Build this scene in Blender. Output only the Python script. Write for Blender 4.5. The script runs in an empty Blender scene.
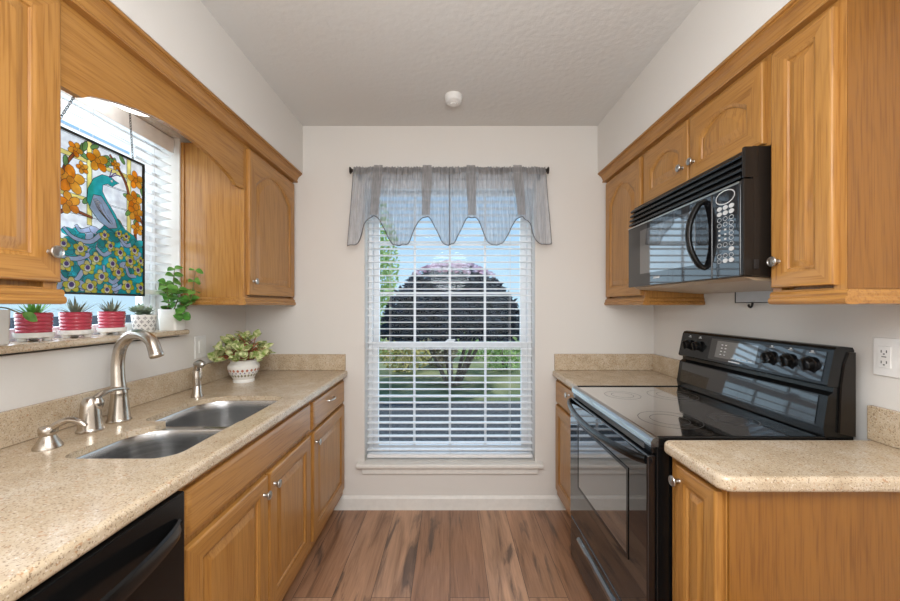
import bpy, bmesh, math, random
from mathutils import Vector, Matrix
PI = math.pi
C = bpy.context.scene.collection
scene = bpy.context.scene
random.seed(7)

# ------------------------------------------------------------------ camera, world, lights, exposure
FPX = 365.0                       # focal length in pixels of a 900 wide frame
CAM_Z = 1.3355
cam = bpy.data.objects.new('camera', bpy.data.cameras.new('camera')); C.objects.link(cam)
cam.location = (0, 0, CAM_Z); cam.rotation_euler = (PI/2, 0, 0)
cam.data.sensor_width = 36.0; cam.data.lens = 36.0*FPX/900.0
cam.data.shift_y = 5.5/900.0; cam.data.shift_x = 0.0
cam.data.clip_start = 0.02; cam.data.clip_end = 200
scene.camera = cam

vs = scene.view_settings
vs.view_transform = 'Standard'; vs.look = 'None'; vs.gamma = 1.0; vs.use_curve_mapping = False
vs.exposure = 0.23

world = bpy.data.worlds.new('sky'); scene.world = world; world.use_nodes = True
wn = world.node_tree; wn.nodes.clear()
wo = wn.nodes.new('ShaderNodeOutputWorld'); wb = wn.nodes.new('ShaderNodeBackground')
tc = wn.nodes.new('ShaderNodeTexCoord'); sx = wn.nodes.new('ShaderNodeSeparateXYZ'); wr = wn.nodes.new('ShaderNodeValToRGB')
wn.links.new(tc.outputs['Generated'], sx.inputs[0]); wn.links.new(sx.outputs['Z'], wr.inputs[0])
wn.links.new(wr.outputs[0], wb.inputs[0]); wn.links.new(wb.outputs[0], wo.inputs[0])
wr.color_ramp.elements[0].position = 0.0; wr.color_ramp.elements[0].color = (0.62, 0.80, 0.93, 1)
wr.color_ramp.elements[1].position = 0.6; wr.color_ramp.elements[1].color = (0.20, 0.45, 0.85, 1)
wb.inputs['Strength'].default_value = 1.0

def area(name, loc, rot, sx_, sy_, power, col=(1, 1, 1)):
    l = bpy.data.lights.new(name, 'AREA'); l.shape = 'RECTANGLE'; l.size = sx_; l.size_y = sy_
    l.energy = power; l.color = col
    o = bpy.data.objects.new(name, l); C.objects.link(o); o.location = loc; o.rotation_euler = rot
    return o
sun = bpy.data.lights.new('sun', 'SUN'); sun.energy = 3.0; sun.angle = math.radians(1.0); sun.color = (1, 0.95, 0.86)
so = bpy.data.objects.new('sun', sun); C.objects.link(so)
sd = Vector((-0.60, -0.35, -1.0)).normalized()
so.rotation_euler = sd.to_track_quat('-Z', 'Y').to_euler()
# unseen fill lamps added to brighten the room: overhead, rear and mid-air
area('added_overhead_fill', (0, -0.55, 2.50), (0, 0, 0), 1.4, 1.2, 30, (0.98, 0.99, 1))  # added fill from above, no fixture stands here
area('added_rear_fill', (0, -2.5, 1.45), (PI/2, 0, 0), 2.4, 2.0, 27, (0.97, 0.99, 1))  # added fill from behind, the rear wall has no opening
pl = bpy.data.lights.new('added_point_fill', 'POINT'); pl.energy = 40; pl.shadow_soft_size = 0.28; pl.color = (0.96, 0.985, 1)
po = bpy.data.objects.new('added_point_fill', pl); C.objects.link(po); po.location = (0, 0.22, 1.80)  # added fill floating in mid-air to brighten the walls below the cupboards
# daylight arriving through the two windows
area('back_window_daylight', (0, 2.72, 1.3), (-PI/2, 0, 0), 1.1, 1.7, 8, (0.80, 0.90, 1))
area('side_window_daylight', (-1.72, 1.38, 1.7), (0, -PI/2, 0), 0.95, 0.82, 13, (0.93, 0.97, 1))

# ------------------------------------------------------------------ materials
def lin(c):
    return tuple(((v/255.0)/12.92 if v/255.0 <= 0.04045 else ((v/255.0+0.055)/1.055)**2.4) for v in c)
def rgba(c): return (*c, 1.0)

class N:
    """small node helper"""
    def __init__(s, name):
        s.m = bpy.data.materials.new(name); s.m.use_nodes = True
        s.t = s.m.node_tree; s.t.nodes.clear()
        s.out = s.t.nodes.new('ShaderNodeOutputMaterial')
    def n(s, typ, **kw):
        nd = s.t.nodes.new(typ)
        for k, v in kw.items(): setattr(nd, k, v)
        return nd
    def l(s, a, b): s.t.links.new(a, b)
    def bsdf(s, col=(0.5, 0.5, 0.5), rough=0.5, metal=0.0, spec=0.5, coat=0.0):
        b = s.n('ShaderNodeBsdfPrincipled')
        b.inputs['Base Color'].default_value = rgba(col); b.inputs['Roughness'].default_value = rough
        b.inputs['Metallic'].default_value = metal; b.inputs['Specular IOR Level'].default_value = spec
        b.inputs['Coat Weight'].default_value = coat; b.inputs['Coat Roughness'].default_value = 0.05
        s.l(b.outputs[0], s.out.inputs[0]); s.b = b
        return b
    def coords(s, scale=(1, 1, 1), rot=(0, 0, 0)):
        t = s.n('ShaderNodeTexCoord'); mp = s.n('ShaderNodeMapping')
        mp.inputs['Scale'].default_value = scale; mp.inputs['Rotation'].default_value = rot
        s.l(t.outputs['Object'], mp.inputs[0]); return mp.outputs[0]
    def noise(s, vec, scale=5, detail=4, rough=0.5, dist=0.0):
        x = s.n('ShaderNodeTexNoise'); x.inputs['Scale'].default_value = scale; x.inputs['Detail'].default_value = detail
        x.inputs['Roughness'].default_value = rough; x.inputs['Distortion'].default_value = dist
        s.l(vec, x.inputs['Vector']); return x.outputs['Fac']
    def ramp(s, fac, stops, interp='LINEAR'):
        r = s.n('ShaderNodeValToRGB'); r.color_ramp.interpolation = interp
        e = r.color_ramp.elements
        while len(e) < len(stops): e.new(0.5)
        for i, (p, c) in enumerate(stops): e[i].position = p; e[i].color = rgba(c)
        s.l(fac, r.inputs[0]); return r.outputs[0]
    def mix(s, fac, a, b, mode='MIX'):
        x = s.n('ShaderNodeMix', data_type='RGBA', blend_type=mode)
        for v, i in ((fac, 0), (a, 6), (b, 7)):
            if hasattr(v, 'type') and hasattr(v, 'node'): s.l(v, x.inputs[i])
            else: x.inputs[i].default_value = v if i == 0 else rgba(v)
        return x.outputs[2]
    def bump(s, h, strength=0.2, dist=0.002):
        b = s.n('ShaderNodeBump'); b.inputs['Strength'].default_value = strength; b.inputs['Distance'].default_value = dist
        s.l(h, b.inputs['Height']); s.l(b.outputs[0], s.b.inputs['Normal'])

def mat_plain(name, col, rough=0.5, metal=0.0, spec=0.5, coat=0.0):
    w = N(name); w.bsdf(col, rough, metal, spec, coat)
    v = w.noise(w.coords(), 30, 3)                       # faint unevenness so that nothing is perfectly flat
    w.l(w.ramp(v, [(0.3, tuple(x*0.96 for x in col)), (0.7, tuple(min(1, x*1.03) for x in col))]), w.b.inputs['Base Color'])
    return w.m

def mat_paint(name, col, tex=0.12, scale=120):
    w = N(name); w.bsdf(col, 0.75, spec=0.25)
    h = w.noise(w.coords(), scale, 3)
    w.bump(h, tex, 0.003)
    return w.m

def mat_oak(name, axis):
    """axis: 2 upright grain, 1 grain running along the room"""
    w = N(name); w.bsdf((0.5, 0.3, 0.1), 0.34, spec=0.42, coat=0.12)
    sc = [26, 26, 26]; sc[axis] = 1.3
    big = w.noise(w.coords(tuple(sc)), 1.0, 3, 0.55, 0.6)
    sc2 = [190, 190, 190]; sc2[axis] = 5
    fine = w.noise(w.coords(tuple(sc2)), 1.0, 2, 0.6)
    sc3 = [9, 9, 9]; sc3[axis] = 0.9
    rings = w.n('ShaderNodeTexWave', wave_type='BANDS', bands_direction='DIAGONAL')
    rings.inputs['Scale'].default_value = 2.2; rings.inputs['Distortion'].default_value = 7; rings.inputs['Detail'].default_value = 3
    rings.inputs['Detail Scale'].default_value = 1.2
    w.l(w.coords(tuple(sc3)), rings.inputs['Vector'])
    a, b_, c_ = OAK
    base = w.ramp(big, [(0.28, b_), (0.55, a), (0.8, c_)])
    base = w.mix(0.22, base, w.ramp(rings.outputs['Fac'], [(0.0, tuple(x*0.72 for x in b_)), (0.22, a), (1.0, c_)]))
    pores = w.ramp(fine, [(0.34, (0.66, 0.58, 0.48)), (0.50, (1, 1, 1))])
    base = w.mix(0.7, base, pores, 'MULTIPLY')
    w.l(base, w.b.inputs['Base Color'])
    w.bump(fine, 0.08, 0.001)
    return w.m

OAK = ((0.405, 0.192, 0.046), (0.34, 0.148, 0.031), (0.445, 0.222, 0.060))
M = {}
M['oak_v'] = mat_oak('oak_upright_grain', 2)
M['oak_h'] = mat_oak('oak_lengthwise_grain', 1)
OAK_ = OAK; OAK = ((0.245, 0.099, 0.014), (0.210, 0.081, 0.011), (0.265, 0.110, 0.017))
M['shaded_oak'] = mat_oak('shade_darkened_oak', 2)               # oak darkened to put shade into the two end panels facing the camera
M['wall'] = mat_paint('warm_white_wall_paint', (0.70, 0.672, 0.635))
M['ceiling'] = mat_paint('knockdown_ceiling_paint', (0.66, 0.65, 0.63), 0.6, 38)
M['white_trim'] = mat_plain('white_trim_paint', (0.76, 0.74, 0.70), 0.35)
M['white_plastic'] = mat_plain('white_plastic', (0.78, 0.77, 0.75), 0.4)
M['vinyl'] = mat_plain('white_window_vinyl', (0.80, 0.81, 0.82), 0.35)
M['slat'] = mat_plain('white_faux_wood_slat', (0.84, 0.84, 0.84), 0.4)
M['black'] = mat_plain('black_enamel', (0.005, 0.005, 0.005), 0.2, spec=0.32)
M['black_gloss'] = mat_plain('black_glass', (0.006, 0.006, 0.007), 0.035, spec=0.5, coat=0.35)
M['black_gloss'].node_tree.nodes['Principled BSDF'].inputs['Coat IOR'].default_value = 1.6
M['black_matte'] = mat_plain('black_matte_plastic', (0.014, 0.013, 0.013), 0.5)
M['brown_black'] = mat_plain('brown_black_painted_steel', (0.012, 0.009, 0.007), 0.35, spec=0.3)
M['cooktop'] = mat_plain('black_ceramic_glass', (0.012, 0.011, 0.010), 0.06, spec=1.0, coat=1.0)
M['cooktop'].node_tree.nodes['Principled BSDF'].inputs['Coat IOR'].default_value = 3.8
M['cooktop'].node_tree.nodes['Principled BSDF'].inputs['IOR'].default_value = 4.0
M['oven_glass'] = mat_plain('smoked_oven_window', (0.03, 0.032, 0.033), 0.04, spec=1.0, coat=1.0)
M['oven_glass'].node_tree.nodes['Principled BSDF'].inputs['Coat IOR'].default_value = 1.8
M['ring'] = mat_plain('grey_burner_marking', (0.07, 0.07, 0.07), 0.3)
M['grey_mark'] = mat_plain('pale_grey_print', (0.55, 0.55, 0.55), 0.5)
M['dark_grey_mark'] = mat_plain('dark_grey_print', (0.12, 0.12, 0.12), 0.5)
M['nickel'] = mat_plain('brushed_nickel', (0.54, 0.49, 0.43), 0.27, 1.0)
M['chrome'] = mat_plain('satin_chrome', (0.46, 0.44, 0.41), 0.3, 1.0)
M['steel'] = None
M['bronze'] = mat_plain('dark_bronze', (0.03, 0.022, 0.018), 0.45, 0.4)
M['chain'] = mat_plain('dark_chain_metal', (0.06, 0.06, 0.055), 0.45, 0.8)
M['plate_metal'] = mat_plain('grey_painted_metal', (0.50, 0.52, 0.54), 0.4)
M['tan_pan'] = mat_plain('tan_underside', (0.42, 0.32, 0.22), 0.35)  # tan colour given to the microwave's underside
M['soil'] = mat_plain('dark_soil', (0.05, 0.033, 0.02), 0.9)
M['cord'] = mat_plain('white_cord', (0.75, 0.75, 0.75), 0.7)

w = N('brushed_stainless'); w.bsdf((0.60, 0.60, 0.60), 0.26, 1.0)
nz = w.noise(w.coords((3, 3, 220)), 1.0, 3)
w.l(w.ramp(nz, [(0.3, (0.50, 0.50, 0.50)), (0.7, (0.66, 0.66, 0.66))]), w.b.inputs['Base Color'])
M['steel'] = w.m

# granite: warm beige with fine brown, dark and pale specks
w = N('beige_speckled_granite'); w.bsdf((0.5, 0.4, 0.28), 0.2, spec=0.5)
co = w.coords()
n1 = w.noise(co, 14, 4, 0.6)
base = w.ramp(n1, [(0.3, (0.47, 0.365, 0.245)), (0.5, (0.54, 0.43, 0.30)), (0.72, (0.60, 0.50, 0.38))])
n2 = w.noise(co, 235, 2, 0.6)
base = w.mix(0.85, base, w.ramp(n2, [(0.34, (0.38, 0.31, 0.26)), (0.44, (1, 1, 1))]), 'MULTIPLY')
n3 = w.noise(co, 170, 2, 0.7)
base = w.mix(w.ramp(n3, [(0.61, (0, 0, 0)), (0.68, (0.75, 0.75, 0.75))]), base, (0.72, 0.64, 0.53))
n4 = w.noise(co, 120, 2, 0.5, 0.3)
base = w.mix(w.ramp(n4, [(0.64, (0, 0, 0)), (0.69, (0.7, 0.7, 0.7))]), base, (0.40, 0.20, 0.09))
w.l(base, w.b.inputs['Base Color'])
M['granite'] = w.m

# floor: long brown wood-look planks
w = N('brown_plank_floor'); w.bsdf((0.2, 0.12, 0.08), 0.30, spec=0.5)
t = w.n('ShaderNodeTexCoord'); mp = w.n('ShaderNodeMapping'); mp.inputs['Rotation'].default_value = (0, 0, PI/2)
w.l(t.outputs['Object'], mp.inputs[0])
br = w.n('ShaderNodeTexBrick'); br.offset = 0.37; br.inputs['Scale'].default_value = 1.0
br.inputs['Brick Width'].default_value = 1.22; br.inputs['Row Height'].default_value = 0.18
br.inputs['Mortar Size'].default_value = 0.0012; br.inputs['Mortar Smooth'].default_value = 0.1
br.inputs['Color1'].default_value = (0, 0, 0, 1); br.inputs['Color2'].default_value = (1, 1, 1, 1); br.inputs['Mortar'].default_value = (0.5, 0.5, 0.5, 1)
w.l(mp.outputs[0], br.inputs['Vector'])
plank = w.ramp(br.outputs['Color'], [(0.0, (0.31, 0.165, 0.095)), (0.45, (0.40, 0.225, 0.132)), (1.0, (0.49, 0.295, 0.185))])
# shift the grain from plank to plank
addv = w.n('ShaderNodeVectorMath', operation='ADD'); sclv = w.n('ShaderNodeVectorMath', operation='SCALE'); sclv.inputs['Scale'].default_value = 9.0
w.l(br.outputs['Color'], sclv.inputs[0])
m2 = w.n('ShaderNodeMapping'); m2.inputs['Scale'].default_value = (17, 1.5, 1); w.l(t.outputs['Object'], m2.inputs[0])
w.l(m2.outputs[0], addv.inputs[0]); w.l(sclv.outputs[0], addv.inputs[1])
g1 = w.noise(addv.outputs[0], 1.0, 6, 0.62, 0.9)
col = w.mix(0.75, plank, w.ramp(g1, [(0.30, (0.30, 0.24, 0.20)), (0.47, (0.86, 0.83, 0.80)), (0.60, (1.05, 1.02, 1.0)), (0.75, (1.45, 1.42, 1.40))]), 'MULTIPLY')
m3 = w.n('ShaderNodeMapping'); m3.inputs['Scale'].default_value = (9, 1.1, 1); w.l(t.outputs['Object'], m3.inputs[0])
add3 = w.n('ShaderNodeVectorMath', operation='ADD'); w.l(m3.outputs[0], add3.inputs[0]); w.l(sclv.outputs[0], add3.inputs[1])
g2 = w.noise(add3.outputs[0], 1.3, 5, 0.6, 1.4)
col = w.mix(w.ramp(g2, [(0.57, (0, 0, 0)), (0.68, (0.8, 0.8, 0.8))]), col, (0.075, 0.052, 0.043))
m4 = w.n('ShaderNodeMapping'); m4.inputs['Scale'].default_value = (120, 5, 1); w.l(t.outputs['Object'], m4.inputs[0])
g3 = w.noise(m4.outputs[0], 1.0, 2)
col = w.mix(0.5, col, w.ramp(g3, [(0.3, (0.72, 0.7, 0.68)), (0.6, (1.08, 1.08, 1.08))]), 'MULTIPLY')
col = w.mix(br.outputs['Fac'], col, (0.06, 0.04, 0.03))
w.l(col, w.b.inputs['Base Color']); w.bump(g3, 0.06, 0.001)
M['floor'] = w.m

def mat_clear(name, tint=(1, 1, 1), gloss=0.06):
    w = N(name); tr = w.n('ShaderNodeBsdfTransparent'); tr.inputs[0].default_value = rgba(tint)
    gl = w.n('ShaderNodeBsdfGlossy'); gl.inputs['Roughness'].default_value = 0.02
    mx = w.n('ShaderNodeMixShader'); mx.inputs[0].default_value = gloss
    w.l(tr.outputs[0], mx.inputs[1]); w.l(gl.outputs[0], mx.inputs[2]); w.l(mx.outputs[0], w.out.inputs[0])
    return w.m
M['pane'] = mat_clear('window_pane', (0.90, 0.95, 0.97), 0.01)

def mat_cloth(name, col, see):
    w = N(name); d = w.n('ShaderNodeBsdfDiffuse'); tl = w.n('ShaderNodeBsdfTranslucent'); tr = w.n('ShaderNodeBsdfTransparent')
    pleat_shade = w.noise(w.coords((95, 30, 7)), 1.0, 4, 0.7)  # upright streaks put pleat shading into the cloth colour
    cr = w.ramp(pleat_shade, [(0.3, tuple(x*0.72 for x in col)), (0.7, tuple(min(1, x*1.2) for x in col))])
    w.l(cr, d.inputs[0]); w.l(cr, tl.inputs[0])
    m1 = w.n('ShaderNodeMixShader'); m1.inputs[0].default_value = 0.4; w.l(d.outputs[0], m1.inputs[1]); w.l(tl.outputs[0], m1.inputs[2])
    m2 = w.n('ShaderNodeMixShader'); m2.inputs[0].default_value = see; w.l(m1.outputs[0], m2.inputs[1]); w.l(tr.outputs[0], m2.inputs[2])
    w.l(m2.outputs[0], w.out.inputs[0]); return w.m
M['sheer'] = mat_cloth('sheer_grey_voile', (0.54, 0.575, 0.63), 0.46)
M['band'] = mat_cloth('double_grey_voile', (0.36, 0.35, 0.35), 0.10)
M['hem'] = mat_cloth('grey_voile_hem', (0.17, 0.17, 0.18), 0.15)

def mat_stained(name, col):
    w = N(name); d = w.n('ShaderNodeBsdfPrincipled'); d.inputs['Base Color'].default_value = rgba(col); d.inputs['Roughness'].default_value = 0.25
    tl = w.n('ShaderNodeBsdfTranslucent')
    v = w.noise(w.coords(), 40, 3); cr = w.ramp(v, [(0.3, tuple(x*0.85 for x in col)), (0.7, tuple(min(1, x*1.1) for x in col))])
    w.l(cr, d.inputs['Base Color']); w.l(cr, tl.inputs[0])
    mx = w.n('ShaderNodeMixShader'); mx.inputs[0].default_value = 0.55
    w.l(d.outputs[0], mx.inputs[1]); w.l(tl.outputs[0], mx.inputs[2]); w.l(mx.outputs[0], w.out.inputs[0]); return w.m
SG = {k: mat_stained('stained_glass_'+k, c) for k, c in dict(
    pale=(0.88, 0.90, 0.95), white=(0.95, 0.96, 0.97), yellow=(0.95, 0.82, 0.28), orange=(0.95, 0.34, 0.02), amber=(0.98, 0.48, 0.05),
    green=(0.22, 0.45, 0.16), teal=(0.01, 0.36, 0.40), teal_light=(0.03, 0.50, 0.55), lavender=(0.58, 0.68, 0.95), olive=(0.75, 0.70, 0.05),
    purple=(0.12, 0.07, 0.32), brown=(0.38, 0.12, 0.05)).items()}
M['lead'] = mat_plain('dark_lead_came', (0.015, 0.018, 0.018), 0.5, 0.3)

def mat_leaf(name, a, b, scale=30, rough=0.45):
    w = N(name); w.bsdf(a, rough, spec=0.4)
    v = w.noise(w.coords(), scale, 3); w.l(w.ramp(v, [(0.38, a), (0.62, b)]), w.b.inputs['Base Color'])
    w.b.inputs['Subsurface Weight'].default_value = 0.0
    return w.m
M['leaf'] = mat_leaf('green_leaf', (0.06, 0.22, 0.03), (0.16, 0.36, 0.07))
M['leaf_var'] = mat_leaf('variegated_leaf', (0.20, 0.30, 0.05), (0.74, 0.74, 0.42), 55)
M['leaf_grey'] = mat_leaf('grey_green_leaf', (0.16, 0.22, 0.15), (0.30, 0.38, 0.26))
M['leaf_spiky'] = mat_leaf('dusky_spiky_leaf', (0.10, 0.12, 0.08), (0.20, 0.22, 0.16))
M['stem_red'] = mat_plain('reddish_stem', (0.38, 0.12, 0.06), 0.5)
M['stem'] = mat_plain('brown_green_stem', (0.16, 0.14, 0.05), 0.6)
M['red_glaze'] = mat_plain('raspberry_glaze', (0.46, 0.055, 0.085), 0.25)
M['white_glaze'] = mat_plain('white_glaze', (0.78, 0.76, 0.72), 0.25)
M['pattern_red'] = mat_plain('brick_red_paint', (0.42, 0.14, 0.08), 0.35)
M['pattern_green'] = mat_plain('olive_paint', (0.22, 0.20, 0.11), 0.35)
M['pattern_blue'] = mat_plain('violet_paint', (0.20, 0.14, 0.30), 0.35)
M['bark'] = mat_leaf('tan_bark', (0.20, 0.13, 0.09), (0.34, 0.25, 0.18), 12, 0.8)
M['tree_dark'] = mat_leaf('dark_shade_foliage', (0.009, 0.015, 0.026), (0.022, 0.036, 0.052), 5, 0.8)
M['tree_light'] = mat_leaf('light_green_foliage', (0.30, 0.46, 0.10), (0.60, 0.72, 0.26), 5, 0.6)
M['shrub_yellow'] = mat_leaf('yellow_green_foliage', (0.42, 0.37, 0.08), (0.78, 0.64, 0.28), 5, 0.6)
M['shrub_brown'] = mat_leaf('olive_brown_foliage', (0.22, 0.18, 0.09), (0.50, 0.38, 0.24), 5, 0.6)
M['fence'] = mat_plain('slate_stained_fence', (0.10, 0.12, 0.15), 0.8)
M['blossom'] = mat_leaf('pink_blossom', (0.70, 0.34, 0.42), (0.90, 0.62, 0.68), 5, 0.6)
M['lawn'] = mat_leaf('lawn', (0.13, 0.16, 0.06), (0.30, 0.30, 0.14), 2, 0.9)
M['shadowed_mulch'] = mat_leaf('shade_painted_mulch', (0.045, 0.047, 0.052), (0.10, 0.10, 0.105), 20, 0.9)  # mulch near the house, darkened to stand for the house's shadow
M['brick'] = mat_plain('outside_wall', (0.45, 0.36, 0.30), 0.9)
w = N('lit_frosted_glass'); w.bsdf((0.85, 0.84, 0.82), 0.35)
w.b.inputs['Emission Color'].default_value = (1, 0.97, 0.92, 1); w.b.inputs['Emission Strength'].default_value = 2.2
M['lit_glass'] = w.m

# ------------------------------------------------------------------ geometry helpers
class MB:
    def __init__(s): s.v = []; s.f = []; s.mi = []; s.boxy = False
    def add(s, vs_, fs, mi=0, M_=None):
        o = len(s.v)
        s.v += [tuple(M_ @ Vector(p)) if M_ else tuple(p) for p in vs_]
        s.f += [tuple(i+o for i in f) for f in fs]
        s.mi += list(mi) if isinstance(mi, (list, tuple)) else [mi]*len(fs)
        return s
    def box(s, x0, x1, y0, y1, z0, z1, b=0.0, mi=0, seg=2, M_=None):
        x0, x1 = sorted((x0, x1)); y0, y1 = sorted((y0, y1)); z0, z1 = sorted((z0, z1))
        if b <= 0:
            vs_ = [(x, y, z) for x in (x0, x1) for y in (y0, y1) for z in (z0, z1)]
            return s.add(vs_, [(0, 1, 3, 2), (4, 6, 7, 5), (0, 4, 5, 1), (2, 3, 7, 6), (0, 2, 6, 4), (1, 5, 7, 3)], mi, M_)
        s.boxy = True
        bm = bmesh.new(); bmesh.ops.create_cube(bm, size=1)
        for v in bm.verts: v.co = ((x0+x1)/2+v.co.x*(x1-x0), (y0+y1)/2+v.co.y*(y1-y0), (z0+z1)/2+v.co.z*(z1-z0))
        bmesh.ops.bevel(bm, geom=bm.edges[:], offset=b, segments=seg, affect='EDGES', profile=0.5)
        bm.verts.index_update()
        s.add([tuple(v.co) for v in bm.verts], [[v.index for v in f.verts] for f in bm.faces], mi, M_); bm.free()
        return s
    def loft(s, loops, mi=0, cap0=True, cap1=True, closed=True):
        """loops: lists of points with the same count"""
        n = len(loops[0]); vs_ = [p for L in loops for p in L]; fs = []; ms = []
        for k in range(len(loops)-1):
            for i in range(n if closed else n-1):
                j = (i+1) % n
                fs.append((k*n+i, k*n+j, (k+1)*n+j, (k+1)*n+i)); ms.append(mi(k, i) if callable(mi) else mi)
        m0 = mi(-1, 0) if callable(mi) else mi
        if cap0: fs.append(tuple(reversed(range(n)))); ms.append(m0)
        if cap1: fs.append(tuple(range((len(loops)-1)*n, len(loops)*n))); ms.append(m0)
        return s.add(vs_, fs, ms)
    def lathe(s, prof, M_=None, n=24, mi=0, cap=True):
        loops = [[Vector((max(r, 1e-5)*math.cos(2*PI*i/n), max(r, 1e-5)*math.sin(2*PI*i/n), z)) for i in range(n)] for r, z in prof]
        if M_: loops = [[M_ @ p for p in L] for L in loops]
        return s.loft(loops, mi, cap, cap)
    def tube(s, pts, r, n=10, mi=0, cap=True, flat=1.0):
        pts = [Vector(p) for p in pts]; rr = r if isinstance(r, (list, tuple)) else [r]*len(pts)
        tg = [(pts[min(i+1, len(pts)-1)]-pts[max(i-1, 0)]).normalized() for i in range(len(pts))]
        up = Vector((0, 0, 1)) if abs(tg[0].z) < 0.9 else Vector((0, 1, 0))
        a = (up - tg[0]*up.dot(tg[0])).normalized(); loops = []
        for p, t_, q in zip(pts, tg, rr):
            a = (a - t_*a.dot(t_)).normalized(); b = t_.cross(a)
            loops.append([p + (a*math.cos(2*PI*i/n)*flat + b*math.sin(2*PI*i/n))*q for i in range(n)])
        return s.loft(loops, mi, cap, cap)
    def prism(s, pts, ext, mi=0):
        """pts: 3D polygon, ext: Vector"""
        ext = Vector(ext); pts = [Vector(p) for p in pts]
        return s.loft([pts, [p+ext for p in pts]], mi)

def T(*a): return Matrix.Translation(Vector(a))
def spline(ctrl, n=24):
    """Catmull-Rom through control points"""
    P = [Vector(c) for c in ctrl]; P = [P[0]*2-P[1]] + P + [P[-1]*2-P[-2]]; out = []
    segs = len(P)-3; per = max(2, n//segs)
    for k in range(segs):
        p0, p1, p2, p3 = P[k:k+4]
        for i in range(per):
            t_ = i/per
            out.append(0.5*((2*p1)+(p2-p0)*t_+(2*p0-5*p1+4*p2-p3)*t_*t_+(3*p1-p0-3*p2+p3)*t_**3))
    out.append(P[-2]); return out
def lerp_list(vals, n):
    out = []
    for i in range(n):
        t_ = i/(n-1)*(len(vals)-1); k = min(int(t_), len(vals)-2); f = t_-k
        out.append(vals[k]*(1-f)+vals[k+1]*f)
    return out

def base_of(o):
    p = Vector((0, 0, 0))
    while o is not None: p = p + o.location; o = o.parent
    return p
def build(name, mb, mats, parent=None, origin=None, smooth=True, angle=35, fixn=True, wn=False):
    """ONE mesh object; the points of mb are given in room coordinates"""
    me = bpy.data.meshes.new(name)
    org = base_of(parent) if parent is not None else Vector(origin if origin is not None else (0, 0, 0))
    me.from_pydata([tuple(Vector(p)-org) for p in mb.v], [], mb.f); me.update()
    for m in (mats if isinstance(mats, (list, tuple)) else [mats]): me.materials.append(m)
    for p, i in zip(me.polygons, mb.mi): p.material_index = i
    if fixn:
        bm = bmesh.new(); bm.from_mesh(me); bmesh.ops.recalc_face_normals(bm, faces=bm.faces[:]); bm.to_mesh(me); bm.free()
    if smooth:
        for p in me.polygons: p.use_smooth = True
        me.set_sharp_from_angle(angle=math.radians(angle))
    o = bpy.data.objects.new(name, me); C.objects.link(o)
    if smooth and (mb.boxy or wn):
        md = o.modifiers.new('weighted_normals', 'WEIGHTED_NORMAL'); md.weight = 100; md.keep_sharp = True
    if parent is not None: o.parent = parent
    else: o.location = org
    return o
def tag(o, label, cat, group=None):
    o['label'] = label; o['category'] = cat
    if group: o['group'] = group
    return o
def thing(name, label, cat, loc, group=None):
    o = bpy.data.objects.new(name, None); C.objects.link(o); o.location = loc; o.empty_display_size = 0.05
    return tag(o, label, cat, group)
def struct(name, mb, mats, parent=None, **kw):
    o = build(name, mb, mats, parent, **kw)
    if parent is None: o['kind'] = 'structure'
    return o
def struct_root(name, loc):
    o = bpy.data.objects.new(name, None); C.objects.link(o); o.location = loc; o['kind'] = 'structure'; return o

# ------------------------------------------------------------------ the room
WX = 1.34; BACK = 2.40; CEIL = 2.52; REAR = -2.6; SOFX = 0.968; SOFZ = 2.207
W1 = dict(x0=-0.562, x1=0.560, z0=0.30, z1=2.175)               # window in the back wall
W2 = dict(y0=0.985, y1=1.808, z0=1.185, z1=2.165)               # window over the sink

mb = MB().box(-WX-0.25, WX+0.25, REAR-0.2, BACK+0.2, -0.05, 0.0)
struct('floor', mb, M['floor'], smooth=False)
mb = MB().box(-WX-0.25, WX+0.25, REAR-0.2, BACK+0.2, CEIL, CEIL+0.1)
struct('ceiling', mb, M['ceiling'], smooth=False)
mb = MB()
mb.box(-WX, W1['x0'], BACK, BACK+0.2, 0, CEIL).box(W1['x1'], WX, BACK, BACK+0.2, 0, CEIL)
mb.box(W1['x0'], W1['x1'], BACK, BACK+0.2, W1['z1'], CEIL).box(W1['x0'], W1['x1'], BACK, BACK+0.2, 0, W1['z0'])
struct('wall_back', mb, M['wall'], smooth=False)
mb = MB()
mb.box(-WX-0.2, -WX, REAR, W2['y0'], 0, CEIL).box(-WX-0.2, -WX, W2['y1'], BACK+0.2, 0, CEIL)
mb.box(-WX-0.2, -WX, W2['y0'], W2['y1'], W2['z1'], CEIL).box(-WX-0.2, -WX, W2['y0'], W2['y1'], 0, W2['z0'])
mb.box(-WX, -SOFX, 0.2, BACK, SOFZ, CEIL)                        # the dropped soffit above the cupboards
struct('wall_left', mb, M['wall'], smooth=False)
mb = MB().box(WX, WX+0.2, REAR, BACK+0.2, 0, CEIL).box(SOFX+0.002, WX, 0.2, BACK, SOFZ, CEIL)
struct('wall_right', mb, M['wall'], smooth=False)
mb = MB().box(-WX-0.2, WX+0.2, REAR-0.2, REAR, 0, CEIL)
struct('wall_rear', mb, M['wall'], smooth=False)
mb = MB()
prof = [(0, 0.0), (-0.014, 0.0), (-0.014, 0.075), (-0.010, 0.084), (-0.004, 0.09), (0, 0.09)]
mb.prism([(-0.79, BACK+a, b) for a, b in prof], (1.60, 0, 0))
struct('baseboard_back', mb, M['white_trim'], smooth=False)
mb = MB().box(-WX-0.9, WX+0.9, BACK+0.2, BACK+0.95, 2.62, 2.70)
struct('added_sun_eave', mb, M['brick'], smooth=False)  # unseen overhang added to keep direct sun out of the end window

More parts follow.
